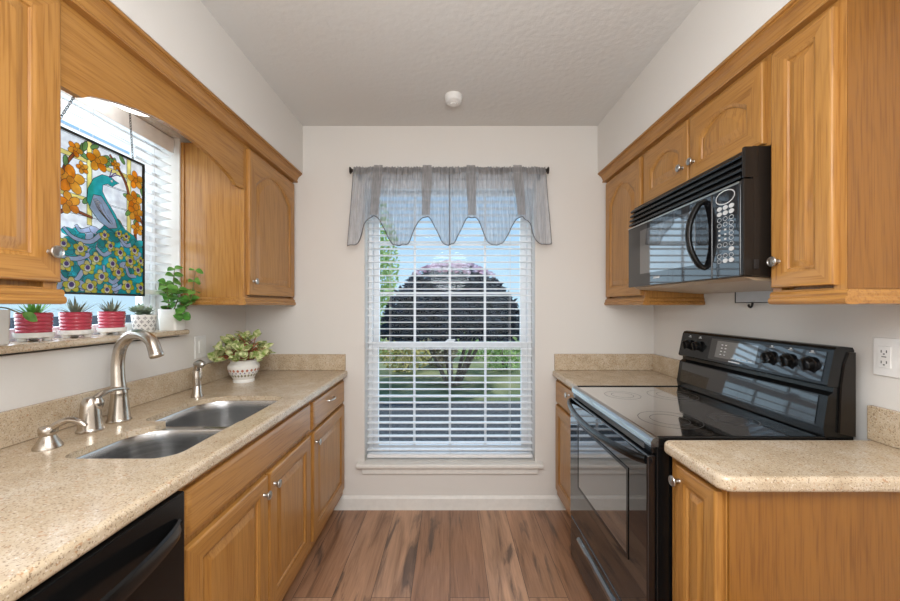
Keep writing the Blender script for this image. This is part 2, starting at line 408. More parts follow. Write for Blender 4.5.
# back window: double hung, four columns of panes, three rows over two
def window_unit(root, axis, a0, a1, z0, z1, d, zm, ncol, rows_u, rows_l, sgn):
    """axis 'x': unit in the back wall (spans x, depth y); 'y': unit in the left wall (spans y, depth x). d = depth of inner face, sgn = way out"""
    def B(mb, p0, p1, q0, q1, e0, e1, b=0.003):
        e0, e1 = d+sgn*e0, d+sgn*e1
        if axis == 'x': mb.box(p0, p1, e0, e1, q0, q1, b, seg=1)
        else: mb.box(e0, e1, p0, p1, q0, q1, b, seg=1)
    f = MB(); fw = 0.028
    B(f, a0, a0+fw, z0, z1, 0.0, 0.08); B(f, a1-fw, a1, z0, z1, 0.0, 0.08); B(f, a0+fw, a1-fw, z1-fw, z1, 0.0, 0.08); B(f, a0+fw, a1-fw, z0, z0+fw, 0.0, 0.08)
    build('window_frame', f, M['vinyl'], root)
    for (q0, q1, e, rows, nm) in ((zm-0.02, z1-fw, 0.042, rows_u, 'upper_sash'), (z0+fw, zm+0.022, 0.008, rows_l, 'lower_sash')):
        s_ = MB(); sw = 0.040; b0, b1 = a0+fw, a1-fw
        B(s_, b0, b0+sw, q0, q1, e, e+0.03); B(s_, b1-sw, b1, q0, q1, e, e+0.03)
        B(s_, b0+sw, b1-sw, q0, q0+sw, e, e+0.03); B(s_, b0+sw, b1-sw, q1-sw, q1, e, e+0.03)
        sash = build(nm, s_, M['vinyl'], root)
        g = MB()
        for i in range(1, ncol):
            p = b0+sw+(b1-b0-2*sw)*i/ncol; B(g, p-0.008, p+0.008, q0+sw, q1-sw, e+0.009, e+0.021, 0.002)
        for i in range(1, rows):
            q = q0+sw+(q1-q0-2*sw)*i/rows; B(g, b0+sw, b1-sw, q-0.008, q+0.008, e+0.0095, e+0.0205, 0.002)
        if ncol > 1 or rows > 1: build('muntins', g, M['vinyl'], sash)
        pn = MB(); B(pn, b0+sw-0.004, b1-sw+0.004, q0+sw-0.004, q1-sw+0.004, e+0.014, e+0.016, 0)
        build('pane', pn, M['pane'], sash, smooth=False)
w1 = struct_root('window_1', (0, BACK+0.1, W1['z0']))
window_unit(w1, 'x', W1['x0']+0.002, W1['x1']-0.002, W1['z0']+0.012, W1['z1']-0.002, BACK+0.10, 1.065, 4, 3, 2, 1)
mb = MB().box(-0.605, 0.605, BACK-0.052, BACK, 0.288, 0.314, 0.006).box(W1['x0']+0.001, W1['x1']-0.001, BACK, BACK+0.11, 0.30, 0.313)
build('window_stool', mb, M['white_trim'], w1, smooth=False)
mb = MB().box(-0.575, 0.575, BACK-0.022, BACK, 0.238, 0.288, 0.005)
build('window_apron', mb, M['white_trim'], w1, smooth=False)
mb = MB().box(-0.03, 0.03, BACK+0.088, BACK+0.112, 1.086, 1.098, 0.003).tube([(-0.02, BACK+0.098, 1.102), (0.035, BACK+0.094, 1.104)], 0.006)
build('sash_lock', mb, M['vinyl'], w1)
w2 = struct_root('window_2', (-WX-0.1, 1.4, W2['z0']))
window_unit(w2, 'y', W2['y0']+0.002, W2['y1']-0.002, W2['z0']+0.005, W2['z1']-0.002, -WX-0.115, 1.66, 1, 1, 1, -1)

# granite ledge of the window over the sink
mb = MB()
def rrect(x0, x1, y0, y1, r, n=8):
    """rounded rectangle, r = (x0y0, x1y0, x1y1, x0y1)"""
    out = []
    for (cx, cy, a, q) in ((x0+r[0], y0+r[0], PI, r[0]), (x1-r[1], y0+r[1], 1.5*PI, r[1]), (x1-r[2], y1-r[2], 0, r[2]), (x0+r[3], y1-r[3], 0.5*PI, r[3])):
        for i in range(n+1):
            t_ = a+0.5*PI*i/n; out.append((cx+q*math.cos(t_), cy+q*math.sin(t_)))
    return out
def slab(x0, x1, y0, y1, z0, z1, r, e):
    loops = []
    h = z1-z0
    for (ins, z) in [(e*(1-math.sin(q)), z0+e*(1-math.cos(q))) for q in (0, PI/8, PI/4, 3*PI/8, PI/2)]+[(e*(1-math.cos(q)), z1-e*(1-math.sin(q))) for q in (0, PI/8, PI/4, 3*PI/8, PI/2)]:
        loops.append([(p[0], p[1], z) for p in rrect(x0+ins, x1-ins, y0+ins, y1-ins, [max(q-ins, 0.001) for q in r])])
    return loops
LEDGE = 1.2195
mb.loft(slab(-WX-0.001, -1.288, 0.80, 1.826, LEDGE-0.024, LEDGE, (0.002, 0.03, 0.03, 0.002), 0.010))
mb.box(-WX-0.112, -WX, W2['y0']+0.001, W2['y1']-0.001, LEDGE-0.024, LEDGE-0.0005)
tag(build('window_ledge', mb, M['granite'], origin=(-1.31, 1.4, LEDGE-0.024)), 'beige granite window ledge with rounded end above the sink', 'window ledge')

# ------------------------------------------------------------------ blinds
def blinds(root, axis, a0, a1, z_top, z_bot, d, pitch, cords, head_h, tilt=0.0, sgn=1):
    def pt(a, e, z): return (a, d+sgn*e, z) if axis == 'x' else (d+sgn*e, a, z)
    h = MB()
    h.loft([[pt(a, e, z) for e, z in ((-0.034, z_top-head_h), (-0.026, z_top-head_h), (-0.026, z_top-0.008), (-0.022, z_top-0.008), (-0.022, z_top), (-0.030, z_top), (-0.034, z_top-0.006))] for a in (a0-0.004, a1+0.004)])
    build('headrail_valance', h, M['slat'], root, smooth=False)
    h = MB(); pts = [pt(a0, -0.02, z_top-0.045), pt(a1, 0.03, z_top-0.003)]
    h.box(pts[0][0], pts[1][0], pts[0][1], pts[1][1], pts[0][2], pts[1][2]); build('headrail', h, M['slat'], root, smooth=False)
    s_ = MB(); z = z_top-0.052; lows = z_bot+0.03
    n = int((z-lows)/pitch)
    for k in range(n+1):
        zz = z-k*pitch; hw = 0.0245; c_, s__ = math.cos(tilt)*hw, math.sin(tilt)*hw
        prof = [(-c_, s__-0.0014), (0, 0.0012), (c_, -s__-0.0014), (c_, -s__+0.0012), (0, 0.0040), (-c_, s__+0.0012)]
        s_.loft([[pt(a, e, zz+q) for e, q in prof] for a in (a0, a1)])
    build('slats', s_, M['slat'], root, smooth=False)
    r = MB(); p, q = pt(a0, -0.025, z_bot), pt(a1, 0.025, z_bot+0.022)
    r.box(p[0], q[0], p[1], q[1], p[2], q[2], 0.004); build('bottom_rail', r, M['slat'], root)
    for c_ in cords:
        k = MB()
        for e in (-0.026, 0.026): k.tube([pt(c_, e, z_bot+0.01), pt(c_, e, z_top-0.04)], 0.0009, 5)
        build('ladder_cord', k, M['cord'], root)
t = thing('window_blinds', 'tall white slatted blinds, open, filling the window in the end wall', 'blinds', (0, BACK+0.045, W1['z0']+0.02))
blinds(t, 'x', W1['x0']+0.012, W1['x1']-0.012, W1['z1']-0.003, 0.328, BACK+0.045, 0.0447, (-0.40, 0.0, 0.40), 0.06, tilt=math.radians(3))
t = thing('window_blinds', 'white slatted blinds raised partway above the sill plants', 'blinds', (-WX-0.05, 1.4, 1.388))
blinds(t, 'y', W2['y0']+0.012, W2['y1']-0.012, W2['z1']-0.003, 1.388, -WX-0.055, 0.044, (1.10, 1.40, 1.69), 0.075, tilt=math.radians(8), sgn=-1)

# ------------------------------------------------------------------ curtain valance
ROD_Y, ROD_Z = 2.335, 2.203
t = thing('curtain_rod', 'thin dark bronze curtain rod across the top of the window', 'curtain rod', (0, ROD_Y, ROD_Z))
build('rod', MB().tube([(-0.622, ROD_Y, ROD_Z), (0.612, ROD_Y, ROD_Z)], 0.008, 12), M['bronze'], t)
for s_ in (-1, 1):
    x = -0.622 if s_ < 0 else 0.612
    Mx = T(x, ROD_Y, ROD_Z) @ Matrix.Rotation(s_*PI/2, 4, 'Y')
    build('finial', MB().lathe([(0.008, -0.004), (0.008, 0.0), (0.012, 0.006), (0.022, 0.014), (0.022, 0.018), (0.01, 0.02)], Mx), M['bronze'], t)
    build('bracket', MB().box(x-s_*0.03-0.006, x-s_*0.03+0.006, ROD_Y-0.004, BACK, ROD_Z-0.014, ROD_Z-0.008).box(x-s_*0.03-0.012, x-s_*0.03+0.012, BACK-0.004, BACK, ROD_Z-0.04, ROD_Z+0.02), M['bronze'], t)
t = thing('curtain_valance', 'sheer grey gathered valance with four tie bands on the bronze rod', 'curtain', (0, ROD_Y, 1.72))
bands = [-0.447, -0.142, 0.130, 0.421]
def bottom_z(x):
    z = 1.722
    for b in bands:
        q = min(1, max(0, (abs(x-b)/0.122-0.10)/0.90)); q = 1-q*q*(3-2*q)
        z = max(z, 1.722+0.165*q)
    return z + 0.006*math.sin(x*23)
def cloth_pt(x, v, front=1):
    zb = bottom_z(x); zt = ROD_Z+0.016
    z = zt+(zb-zt)*v
    flare = 1.0+0.062*v**1.1
    amp = 0.020+0.022*math.sin(v*2.2)
    y = ROD_Y-0.012*front*min(1, v*14)-(0.012+0.006*v)*0 - amp*0.5*(1+math.sin(x*118+3*math.sin(x*17)))*(0.6+0.4*v) + 0.004*math.sin(x*310+v*6)*(1-v)
    for b in bands:
        q = abs(x-b)/0.10
        if q < 1: y -= 0.030*(1-q*q)*v*v
    return (x*flare, y-0.006, z)
for (x0, x1) in ((-0.612, -0.005), (-0.003, 0.604)):
    c_ = MB(); nx, nz = 170, 26
    vs_ = [cloth_pt(x0+(x1-x0)*i/nx, j/nz) for j in range(nz+1) for i in range(nx+1)]
    c_.add(vs_, [(j*(nx+1)+i, j*(nx+1)+i+1, (j+1)*(nx+1)+i+1, (j+1)*(nx+1)+i) for j in range(nz) for i in range(nx)])
    pnl = build('curtain_panel', c_, M['sheer'], t, angle=180, fixn=False)
    hm = MB().tube([cloth_pt(x0+(x1-x0)*i/nx, 1.0) for i in range(nx+1)], 0.0028, 6)
    for xe in (x0, x1): hm.tube([cloth_pt(xe, j/nz) for j in range(nz+1)], 0.0018, 6)
    build('hem', hm, M['hem'], pnl)
    hd = MB(); nz2 = 5
    vs_ = [tuple(Vector(cloth_pt(x0+(x1-x0)*i/nx, 0.105*j/nz2))+Vector((0, -0.003+0.002*math.sin(i*1.9), 0.004*math.sin(i*1.3)*(1 if j == 0 else 0)))) for j in range(nz2+1) for i in range(nx+1)]
    hd.add(vs_, [(j*(nx+1)+i, j*(nx+1)+i+1, (j+1)*(nx+1)+i+1, (j+1)*(nx+1)+i) for j in range(nz2) for i in range(nx)])
    build('gathered_header', hd, M['band'], pnl, angle=180, fixn=False)
for b in bands:
    k = MB(); n = 14; vs_ = []
    for j in range(n+1):
        v = j/n; z = ROD_Z+0.012-0.322*v; wd = 0.027+0.003*math.sin(v*5)
        y = ROD_Y-0.058-0.050*v
        fl = 1+0.04*v
        for i in range(5): vs_.append(((b+wd*(i/2-1))*fl, y-0.003*math.sin(i*2.4), z))
    k.add(vs_, [(j*5+i, j*5+i+1, (j+1)*5+i+1, (j+1)*5+i) for j in range(n) for i in range(4)])
    build('tie_band', k, M['band'], t, angle=180, fixn=False)

# ------------------------------------------------------------------ ceiling fittings
mb = MB().lathe([(0.050, 0), (0.050, -0.012), (0.045, -0.034), (0.030, -0.044), (0.012, -0.046), (0.001, -0.046)], T(0.02, 2.06, CEIL), 32)
t = thing('smoke_detector', 'small round white smoke detector on the ceiling', 'smoke detector', (0.02, 2.06, CEIL))
build('housing', mb, M['white_plastic'], t)
build('sensor_cap', MB().lathe([(0.020, -0.045), (0.019, -0.050), (0.001, -0.051)], T(0.02, 2.06, CEIL), 24), M['white_plastic'], t)
t = thing('ceiling_light', 'round white glass dome light tucked behind the arched wood valance', 'light', (-1.200, 1.40, SOFZ))
build('light_base', MB().lathe([(0.135, 0), (0.135, -0.02), (0.12, -0.022)], T(-1.200, 1.40, SOFZ), 40), M['white_plastic'], t)
build('glass_shade', MB().lathe([(0.128, -0.02), (0.132, -0.03), (0.125, -0.060), (0.104, -0.092), (0.066, -0.112), (0.02, -0.120), (0.001, -0.121)], T(-1.200, 1.40, SOFZ), 40), M['lit_glass'], t)

# ------------------------------------------------------------------ cupboards
OV, OH = M['oak_v'], M['oak_h']
def door_mesh(s, xf, y0, y1, z0, z1, style='square', thick=0.019, stile=0.057, rise=0.055):
    """raised-panel door; s = +1 faces +x (left run), -1 faces -x. outer face at xf"""
    nt = 14
    def loop(ins, dep, arch, top_extra=0.0):
        a0, a1, b0, b1 = y0+ins, y1-ins, z0+ins, z1-ins-top_extra
        pts = [(a0, b0), (a1, b0)]
        for i in range(nt+1):
            u = 1-i/nt
            z = b1
            if arch: z = b1-rise*(abs(2*u-1)**2.0)
            pts.append((a0+(a1-a0)*u, z))
        return [(xf-s*dep, a, b) for a, b in pts]
    ar = style == 'arch'; stile = min(stile, (y1-y0)*0.235); kk = min(1.0, (y1-y0-2*stile)/0.15)
    L = [loop(0, thick, False), loop(0, 0.006, False), loop(0.003, 0.002, False), loop(0.009, 0.0, False)]
    L += [loop(stile, 0.0, ar), loop(stile+0.004, 0.0045, ar), loop(stile+0.010, 0.005, ar), loop(stile+0.013, 0.010, ar),
          loop(stile+0.018, 0.010, ar), loop(stile+0.018+0.022*kk, 0.0035, ar), loop(stile+0.018+0.026*kk, 0.003, ar)]
    n = nt+3
    def mi(k, i):
        if k in (0, 1, 2, 3): return 1 if (i == 0 or 2 <= i <= nt+1) else 0
        return 0
    return MB().loft(L, mi)
def knob_mb(s, xf, y, z, r=0.0155):
    Mx = T(xf, y, z) @ Matrix.Rotation(s*PI/2, 4, 'Y')
    return MB().lathe([(0.0075, 0), (0.0062, 0.003), (0.0052, 0.011), (0.008, 0.015), (r, 0.0185), (r*1.02, 0.021), (r*0.93, 0.0235), (r*0.80, 0.0238), (r*0.70, 0.0225), (r*0.45, 0.0240), (0.001, 0.0246)], Mx, 20)
def pull_mb(s, xf, y, z, w_=0.045):
    pts = spline([(xf, y-w_, z), (xf+s*0.016, y-w_*0.9, z), (xf+s*0.024, y-w_*0.4, z), (xf+s*0.024, y+w_*0.4, z), (xf+s*0.016, y+w_*0.9, z), (xf, y+w_, z)], 20)
    return MB().tube(pts, 0.0045, 8)
def add_door(root, s, xf, y0, y1, z0, z1, style, knob=None, rise=0.055):
    d = build('door', door_mesh(s, xf, y0, y1, z0, z1, style, rise=rise), [OV, OH], root, angle=50, wn=True)
    if knob: build('knob', knob_mb(s, xf, *knob), M['chrome'], d)
    return d
def drawer_front(root, name, s, xf, y0, y1, z0, z1):
    L = []
    for ins, dep in ((0, 0.019), (0, 0.008), (0.004, 0.004), (0.012, 0.002), (0.016, 0.0)):
        L.append([(xf-s*dep, a, b) for a, b in ((y0+ins, z0+ins), (y1-ins, z0+ins), (y1-ins, z1-ins), (y0+ins, z1-ins))])
    return build(name, MB().loft(L), OH, root, angle=50, wn=True)

FX = 1.028        # face of the wall cupboards' frames
DX = 1.009        # face of their doors
UB, UT = 1.352, 2.150
RAILPROF = [(0.0, 0.0), (0.012, 0.002), (0.016, 0.010), (0.014, 0.018), (0.008, 0.022), (0.010, 0.030), (0.006, 0.038), (0.0, 0.040)]
def wall_cupboard(s, y0, y1, z0, z1, label, rail=True, loc=None):
    t = thing('wall_cabinet', label, 'cabinet', (s*WX*-1, (y0+y1)/2, z0))
    xb, xf = -s*(WX-0.001), -s*FX
    mb = MB()
    mb.box(xb, xf-s*0.019, y0, y1, z0, z1, 0)                         # carcass
    build('cabinet_body', mb, OV, t, smooth=False)
    fr = MB(); st = 0.032
    fr.box(xf-s*0.019, xf, y0, y0+st, z0, z1, 0.0015).box(xf-s*0.019, xf, y1-st, y1, z0, z1, 0.0015)
    fr.box(xf-s*0.019, xf, y0+st, y1-st, z0, z0+st, 0.0015, 1).box(xf-s*0.019, xf, y0+st, y1-st, z1-st, z1, 0.0015, 1)
    build('face_frame', fr, [OV, OH], t, smooth=False)
    if rail:
        r = MB(); lo, hi = y0-0.008 if y0 > 0.92 and rail != 'one' else y0, y1
        if rail == 'ends': lo, hi = y0-0.010, y1
        if rail == 'right': lo, hi = y0, y1+0.010
        r.loft([[(xf+s*a, y, z0-0.012+b) for a, b in RAILPROF] + [(xf-s*0.02, y, z0+0.028), (xf-s*0.02, y, z0-0.012)] for y in (lo, hi)], 0)
        e = lo if rail == 'ends' else hi
        if rail in ('ends', 'right'):
            q = -1 if rail == 'ends' else 1
            yy = y0 if rail == 'ends' else y1
            r.loft([[(x, yy+q*a*0.6, z0-0.012+b) for a, b in RAILPROF] + [(x, yy-q*0.0001, z0+0.028), (x, yy-q*0.0001, z0-0.012)] for x in (xf, xb)], 0)
            r.box(xb, xf, y0+0.001, y1-0.001, z0-0.004, z0)
        build('light_rail', r, OH, t, smooth=False)
    return t

# left run, near cupboard (mostly out of frame)
t = wall_cupboard(1, 0.42, 0.955, UB, UT, 'honey oak wall cupboard left of the sink window, square-panelled door', 'right')
add_door(t, 1, -DX, 0.432, 0.951, UB+0.045, UT-0.022, 'square', (0.920, 1.472))
# left run, far cupboard beyond the window
t = wall_cupboard(1, 1.822, BACK-0.002, UB, UT, 'honey oak wall cupboard right of the sink window, arched door', 'ends')
add_door(t, 1, -DX, 1.842, 2.375, UB+0.040, UT-0.022, 'arch', (1.872, 1.4625), 0.10)
build('scribe_strip', MB().box(-WX+0.0, -WX+0.016, 1.816, 1.822, UB+0.03, UT, 0.001), OV, t, smooth=False)
# right run
t = wall_cupboard(-1, 1.925, BACK-0.002, UB, UT, 'tall honey oak wall cupboard with arched door beside the end wall', 'ends')
add_door(t, -1, DX, 1.940, 2.372, UB+0.040, UT-0.022, 'arch', None, 0.10)
t = wall_cupboard(-1, 1.166, 1.922, 1.853, UT, 'short two-door honey oak wall cupboard above the microwave', False)
add_door(t, -1, DX, 1.553, 1.905, 1.862, UT-0.022, 'arch', (1.585, 1.934), 0.05)
add_door(t, -1, DX, 1.183, 1.541, 1.862, UT-0.022, 'arch', (1.512, 1.934), 0.05)
t = wall_cupboard(-1, 0.946, 1.163, UB, UT, 'narrow honey oak wall cupboard nearest on the right, plain end panel', 'ends')
build('end_panel', MB().box(FX+0.0005, WX-0.001, 0.9435, 0.9458, UB+0.029, UT, 0.0005), M['shaded_oak'], t, smooth=False)
add_door(t, -1, DX, 0.965, 1.152, UB+0.040, UT-0.022, 'square', (1.122, 1.472))

def crown(s, y0, y1, label, loc):
    prof = [(0.0, -0.062), (0.026, -0.062), (0.029, -0.058), (0.028, -0.053), (0.024, -0.050), (0.026, -0.046), (0.029, -0.036), (0.036, -0.024), (0.046, -0.017), (0.049, -0.016), (0.049, -0.011), (0.056, -0.010), (0.058, -0.007), (0.058, -0.001), (0.0, -0.001)]
    mb = MB(); xf = -s*FX
    mb.loft([[(xf+s*a, y, SOFZ+b) for a, b in prof] for y in (y0, y1)])
    mb.box(xf, xf-s*0.06, y0, y1, UT+0.001, SOFZ-0.002)
    return tag(build('crown_moulding', mb, OH, origin=(xf, y0, SOFZ-0.06), smooth=False), label, 'moulding')
crown(1, 0.42, BACK-0.002, 'oak crown moulding along the top of the left cupboards and arched valance', 0)
crown(-1, 0.94, BACK-0.002, 'oak crown moulding along the top of the right cupboards above the microwave', 0)

# arched board over the sink window
mb = MB(); n = 40; ya, yb = 0.9565, 1.8205; top = []; bot = []
for i in range(n+1):
    y = ya+(yb-ya)*i/n; u = (y-(ya+0.07))/(yb-ya-0.14)
    z = 1.918
    if 0 < u < 1: z = 1.925+0.078*(math.sin(PI*u)**0.8)
    bot.append((y, z))
top = [(y, UT) for y, z in bot]
ring = lambda x: [(x, y, z) for y, z in bot]+[(x, y, z) for y, z in reversed(top)]
vs_ = ring(-FX-0.019)+ring(-FX); m_ = n+1; k = 2*m_; fs = []
for i in range(n):
    fs.append((i, i+1, k-2-i, k-1-i)); fs.append((k+i, k+k-1-i, k+k-2-i, k+i+1))
for i in range(k): fs.append((i, (i+1) % k, k+(i+1) % k, k+i))
mb.add(vs_, fs)
tag(build('window_valance_board', mb, OH, origin=(-FX, 1.39, 1.92), smooth=False), 'arched honey oak valance board bridging the two cupboards over the sink window', 'valance')

# base cupboards
BX = 0.704; BDX = 0.685; CT = 0.914; CB = 0.8745
def base_cupboard(s, y0, y1, label, hollow=False):
    t = thing('base_cabinet', label, 'cabinet', (-s*1.0, (y0+y1)/2, 0))
    xb, xf = -s*(WX-0.001), -s*BX
    if hollow:                                                   # open above, for the sink bowls
        cb = MB().box(xb, xf-s*0.019, y0, y0+0.016, 0.10, CB-0.001).box(xb, xf-s*0.019, y1-0.016, y1, 0.10, CB-0.001)
        cb.box(xb, xf-s*0.019, y0+0.016, y1-0.016, 0.10, 0.118).box(xb, xb+s*0.008, y0+0.016, y1-0.016, 0.118, CB-0.001)
    else: cb = MB().box(xb, xf-s*0.019, y0, y1, 0.10, CB-0.001)
    build('cabinet_body', cb, OV, t, smooth=False)
    fr = MB(); st = 0.035
    fr.box(xf-s*0.019, xf, y0, y0+st, 0.10, CB-0.001, 0.001).box(xf-s*0.019, xf, y1-st, y1, 0.10, CB-0.001, 0.001)
    fr.box(xf-s*0.019, xf, y0+st, y1-st, 0.10, 0.15, 0.001, 1).box(xf-s*0.019, xf, y0+st, y1-st, CB-0.04, CB-0.001, 0.001, 1)
    fr.box(xf-s*0.019, xf-s*0.002, y0+st, y1-st, 0.15, CB-0.04, 0, 0)
    build('face_frame', fr, [OV, OH], t, smooth=False)
    build('toe_kick', MB().box(xb, -s*0.765, y0, y1, 0.0, 0.10), OH, t, smooth=False)
    return t
t = base_cupboard(1, 1.8215, BACK-0.002, 'oak base cupboard with one drawer left of the end wall window')
d = drawer_front(t, 'drawer', 1, -BDX, 1.838, 2.375, 0.712, 0.850); build('bar_pull', pull_mb(1, -BDX, 2.085, 0.806), M['chrome'], d)
add_door(t, 1, -BDX, 1.838, 2.375, 0.147, 0.696, 'square', (1.868, 0.640))
t = base_cupboard(1, 0.930, 1.820, 'double-door oak sink base cupboard beside the dishwasher', True)
drawer_front(t, 'false_drawer_front', 1, -BDX, 0.953, 1.803, 0.722, 0.852)
add_door(t, 1, -BDX, 0.953, 1.379, 0.147, 0.698, 'square', (1.345, 0.638))
add_door(t, 1, -BDX, 1.388, 1.803, 0.147, 0.698, 'square', (1.424, 0.643))
t = base_cupboard(-1, 1.924, BACK-0.002, 'oak base cupboard with small drawer between the range and the end wall')
d = drawer_front(t, 'drawer', -1, BDX, 1.940, 2.378, 0.712, 0.852); build('knob', knob_mb(-1, BDX, 2.10, 0.822), M['chrome'], d)
add_door(t, -1, BDX, 1.940, 2.378, 0.147, 0.696, 'square', None)
t = base_cupboard(-1, 0.930, 1.156, 'narrow oak base cupboard nearest on the right, wide plain end panel')
add_door(t, -1, BDX, 0.942, 1.118, 0.147, 0.856, 'square', (1.092, 0.812))
build('end_panel', MB().box(BX+0.002, WX-0.001, 0.922, 0.9298, 0.0, CB-0.002, 0.001), M['shaded_oak'], t, smooth=False)

# ------------------------------------------------------------------ worktops
def worktop(name, label, x0, x1, y0, y1, r, cutters=None, splash=()):
    mb = MB().loft(slab(x0, x1, y0, y1, CB, CT, r, 0.013))
    o = build(name, mb, M['granite'], origin=((x0+x1)/2, (y0+y1)/2, CB), angle=40)
    if cutters:
        for c_ in cutters:
            k = build('cutter', c_, M['granite']); k.hide_render = True
            md = o.modifiers.new('cut', 'BOOLEAN'); md.operation = 'DIFFERENCE'; md.object = k; md.solver = 'EXACT'
        dg = bpy.context.evaluated_depsgraph_get(); dg.update()
        me = bpy.data.meshes.new_from_object(o.evaluated_get(dg)); old = o.data
        o.modifiers.clear(); o.data = me; me.name = name
        for k in [x for x in bpy.data.objects if x.name.startswith('cutter')]: bpy.data.objects.remove(k)
    md = o.modifiers.new('weighted_normals', 'WEIGHTED_NORMAL'); md.weight = 100; md.keep_sharp = True
    o.data.set_sharp_from_angle(angle=math.radians(40))
    tag(o, label, 'worktop')
    for b in splash: build('backsplash', MB().box(*b, 0.003), M['granite'], o, smooth=False)
    return o
def bowl_outline(x0, x1, y0, y1, ins, near):
    r = (0.045, 0.06, 0.010, 0.12) if near else (0.05, 0.010, 0.06, 0.13)
    return rrect(x0+ins, x1-ins, y0+ins, y1-ins, [max(q-ins*0.6, 0.01) for q in r], 10)
BOWLS = ((-1.090, -0.772, 1.008, 1.312, True), (-1.138, -0.765, 1.335, 1.712, False))
cut = []
for b in BOWLS:
    cut.append(MB().loft([[(x, y, z) for x, y in bowl_outline(*b[:4], 0, b[4])] for z in (CB-0.05, CT+0.05)]))
cut.append(MB().box(-1.040, -0.7705, 1.27, 1.40, CB-0.05, CT+0.05))
worktop('countertop', 'long speckled beige granite countertop with the sink in it', -WX+0.001, -0.670, -0.30, BACK-0.001, (0.002, 0.01, 0.012, 0.002), cut,
        ((-WX+0.001, -WX+0.020, -0.30, BACK-0.021, CT+0.0005, 1.020), (-WX+0.001, -0.684, BACK-0.020, BACK-0.001, CT+0.0005, 1.020)))
worktop('countertop', 'short granite countertop between the range and the end wall', 0.671, WX-0.001, 1.922, BACK-0.001, (0.01, 0.002, 0.002, 0.012), None,
        ((WX-0.020, WX-0.001, 1.922, BACK-0.021, CT+0.0005, 1.022), (0.684, WX-0.001, BACK-0.020, BACK-0.001, CT+0.0005, 1.022)))
worktop('countertop', 'small granite countertop with rounded corner in front of the range, nearest right', 0.668, WX-0.001, 0.894, 1.157, (0.035, 0.002, 0.002, 0.025), None,
        ((WX-0.020, WX-0.001, 0.894, 1.157, CT+0.0005, 1.022),))

# ------------------------------------------------------------------ sink
t = thing('kitchen_sink', 'double-bowl stainless steel sink set under the granite', 'sink', (-0.95, 1.36, 0.68))
for b in BOWLS:
    L = []
    for ins, z in ((0.0008, 0.8935), (0.005, 0.8930), (0.007, 0.888), (0.008, 0.85), (0.010, 0.74), (0.016, 0.715), (0.030, 0.700), (0.055, 0.695)):
        L.append([(x, y, z) for x, y in bowl_outline(*b[:4], ins, b[4])])
    bw = build('bowl', MB().loft(L, 0, False, True), M['steel'], t, angle=50, fixn=False)
    cx, cy = (b[0]+b[1])/2, (b[2]+b[3])/2
    build('drain', MB().lathe([(0.055, 0.6955), (0.052, 0.699), (0.040, 0.697), (0.030, 0.6935), (0.001, 0.6935)], T(cx, cy, 0), 28), M['chrome'], bw)
build('bowl_divider', MB().box(-1.04, -0.772, 1.3085, 1.3385, 0.845, 0.8935, 0.007, seg=3), M['steel'], t)

# ------------------------------------------------------------------ taps
NI = M['nickel']
fx, fy = -1.213, 1.338
t = thing('faucet', 'tall brushed nickel gooseneck faucet behind the sink', 'faucet', (fx, fy, CT))
build('faucet_base', MB().lathe([(0.036, 0.0), (0.037, 0.004), (0.034, 0.008), (0.033, 0.012), (0.029, 0.05), (0.0255, 0.085), (0.0245, 0.100), (0.0255, 0.104), (0.0245, 0.108)], T(fx, fy, CT), 28), NI, t)
pts = spline([(fx, fy, CT+0.10), (fx-0.004, fy, CT+0.16), (fx-0.004, fy, CT+0.22), (fx+0.012, fy-0.004, CT+0.275), (fx+0.05, fy-0.012, CT+0.312), (fx+0.10, fy-0.022, CT+0.318), (fx+0.143, fy-0.031, CT+0.296), (fx+0.166, fy-0.037, CT+0.250)], 42)
build('spout', MB().tube(pts, lerp_list([0.0245, 0.0205, 0.0195, 0.0195, 0.019, 0.0185, 0.0188, 0.0195, 0.021], len(pts)), 18), NI, t)
end, pre = pts[-1], pts[-3]; dr = (end-pre).normalized()
build('aerator', MB().tube([end-dr*0.003, end+dr*0.006, end+dr*0.010], [0.0215, 0.0222, 0.0205], 18), NI, t)
vx, vy = -1.214, 1.232
t = thing('mixer_tap', 'brushed nickel bell-shaped lever handle between faucet and soap pump', 'tap', (vx, vy, CT))
build('handle_base', MB().lathe([(0.040, 0), (0.041, 0.004), (0.037, 0.008), (0.036, 0.013), (0.031, 0.05), (0.0285, 0.085), (0.026, 0.100), (0.018, 0.112), (0.001, 0.116)], T(vx, vy, CT) @ Matrix.Diagonal((0.9, 0.9, 1, 1)), 28), NI, t)
build('pivot', MB().lathe([(0.001, -0.022), (0.013, -0.018), (0.018, -0.004), (0.018, 0.006), (0.012, 0.018), (0.001, 0.022)], T(vx+0.016, vy+0.008, CT+0.092), 20), NI, t)
lv = spline([(vx+0.004, vy, CT+0.100), (vx+0.012, vy+0.03, CT+0.119), (vx+0.016, vy+0.07, CT+0.124), (vx+0.018, vy+0.108, CT+0.119), (vx+0.018, vy+0.125, CT+0.113)], 20)
build('lever', MB().tube(lv, lerp_list([0.012, 0.0095, 0.0075, 0.0065, 0.005], len(lv)), 12), NI, t)
px, py = -1.196, 1.086
t = thing('soap_dispenser', 'short brushed nickel soap pump at the left end of the sink', 'soap dispenser', (px, py, CT))
build('dispenser_base', MB().lathe([(0.033, 0), (0.033, 0.005), (0.024, 0.022), (0.018, 0.034), (0.017, 0.038)], T(px, py, CT), 24), NI, t)
build('pump_head', MB().lathe([(0.017, 0.037), (0.021, 0.042), (0.022, 0.058), (0.019, 0.063), (0.001, 0.064)], T(px, py, CT), 24), NI, t)
sp = spline([(px, py, CT+0.05), (px+0.028, py+0.004, CT+0.070), (px+0.055, py+0.008, CT+0.080), (px+0.082, py+0.012, CT+0.074), (px+0.098, py+0.014, CT+0.060)], 20)
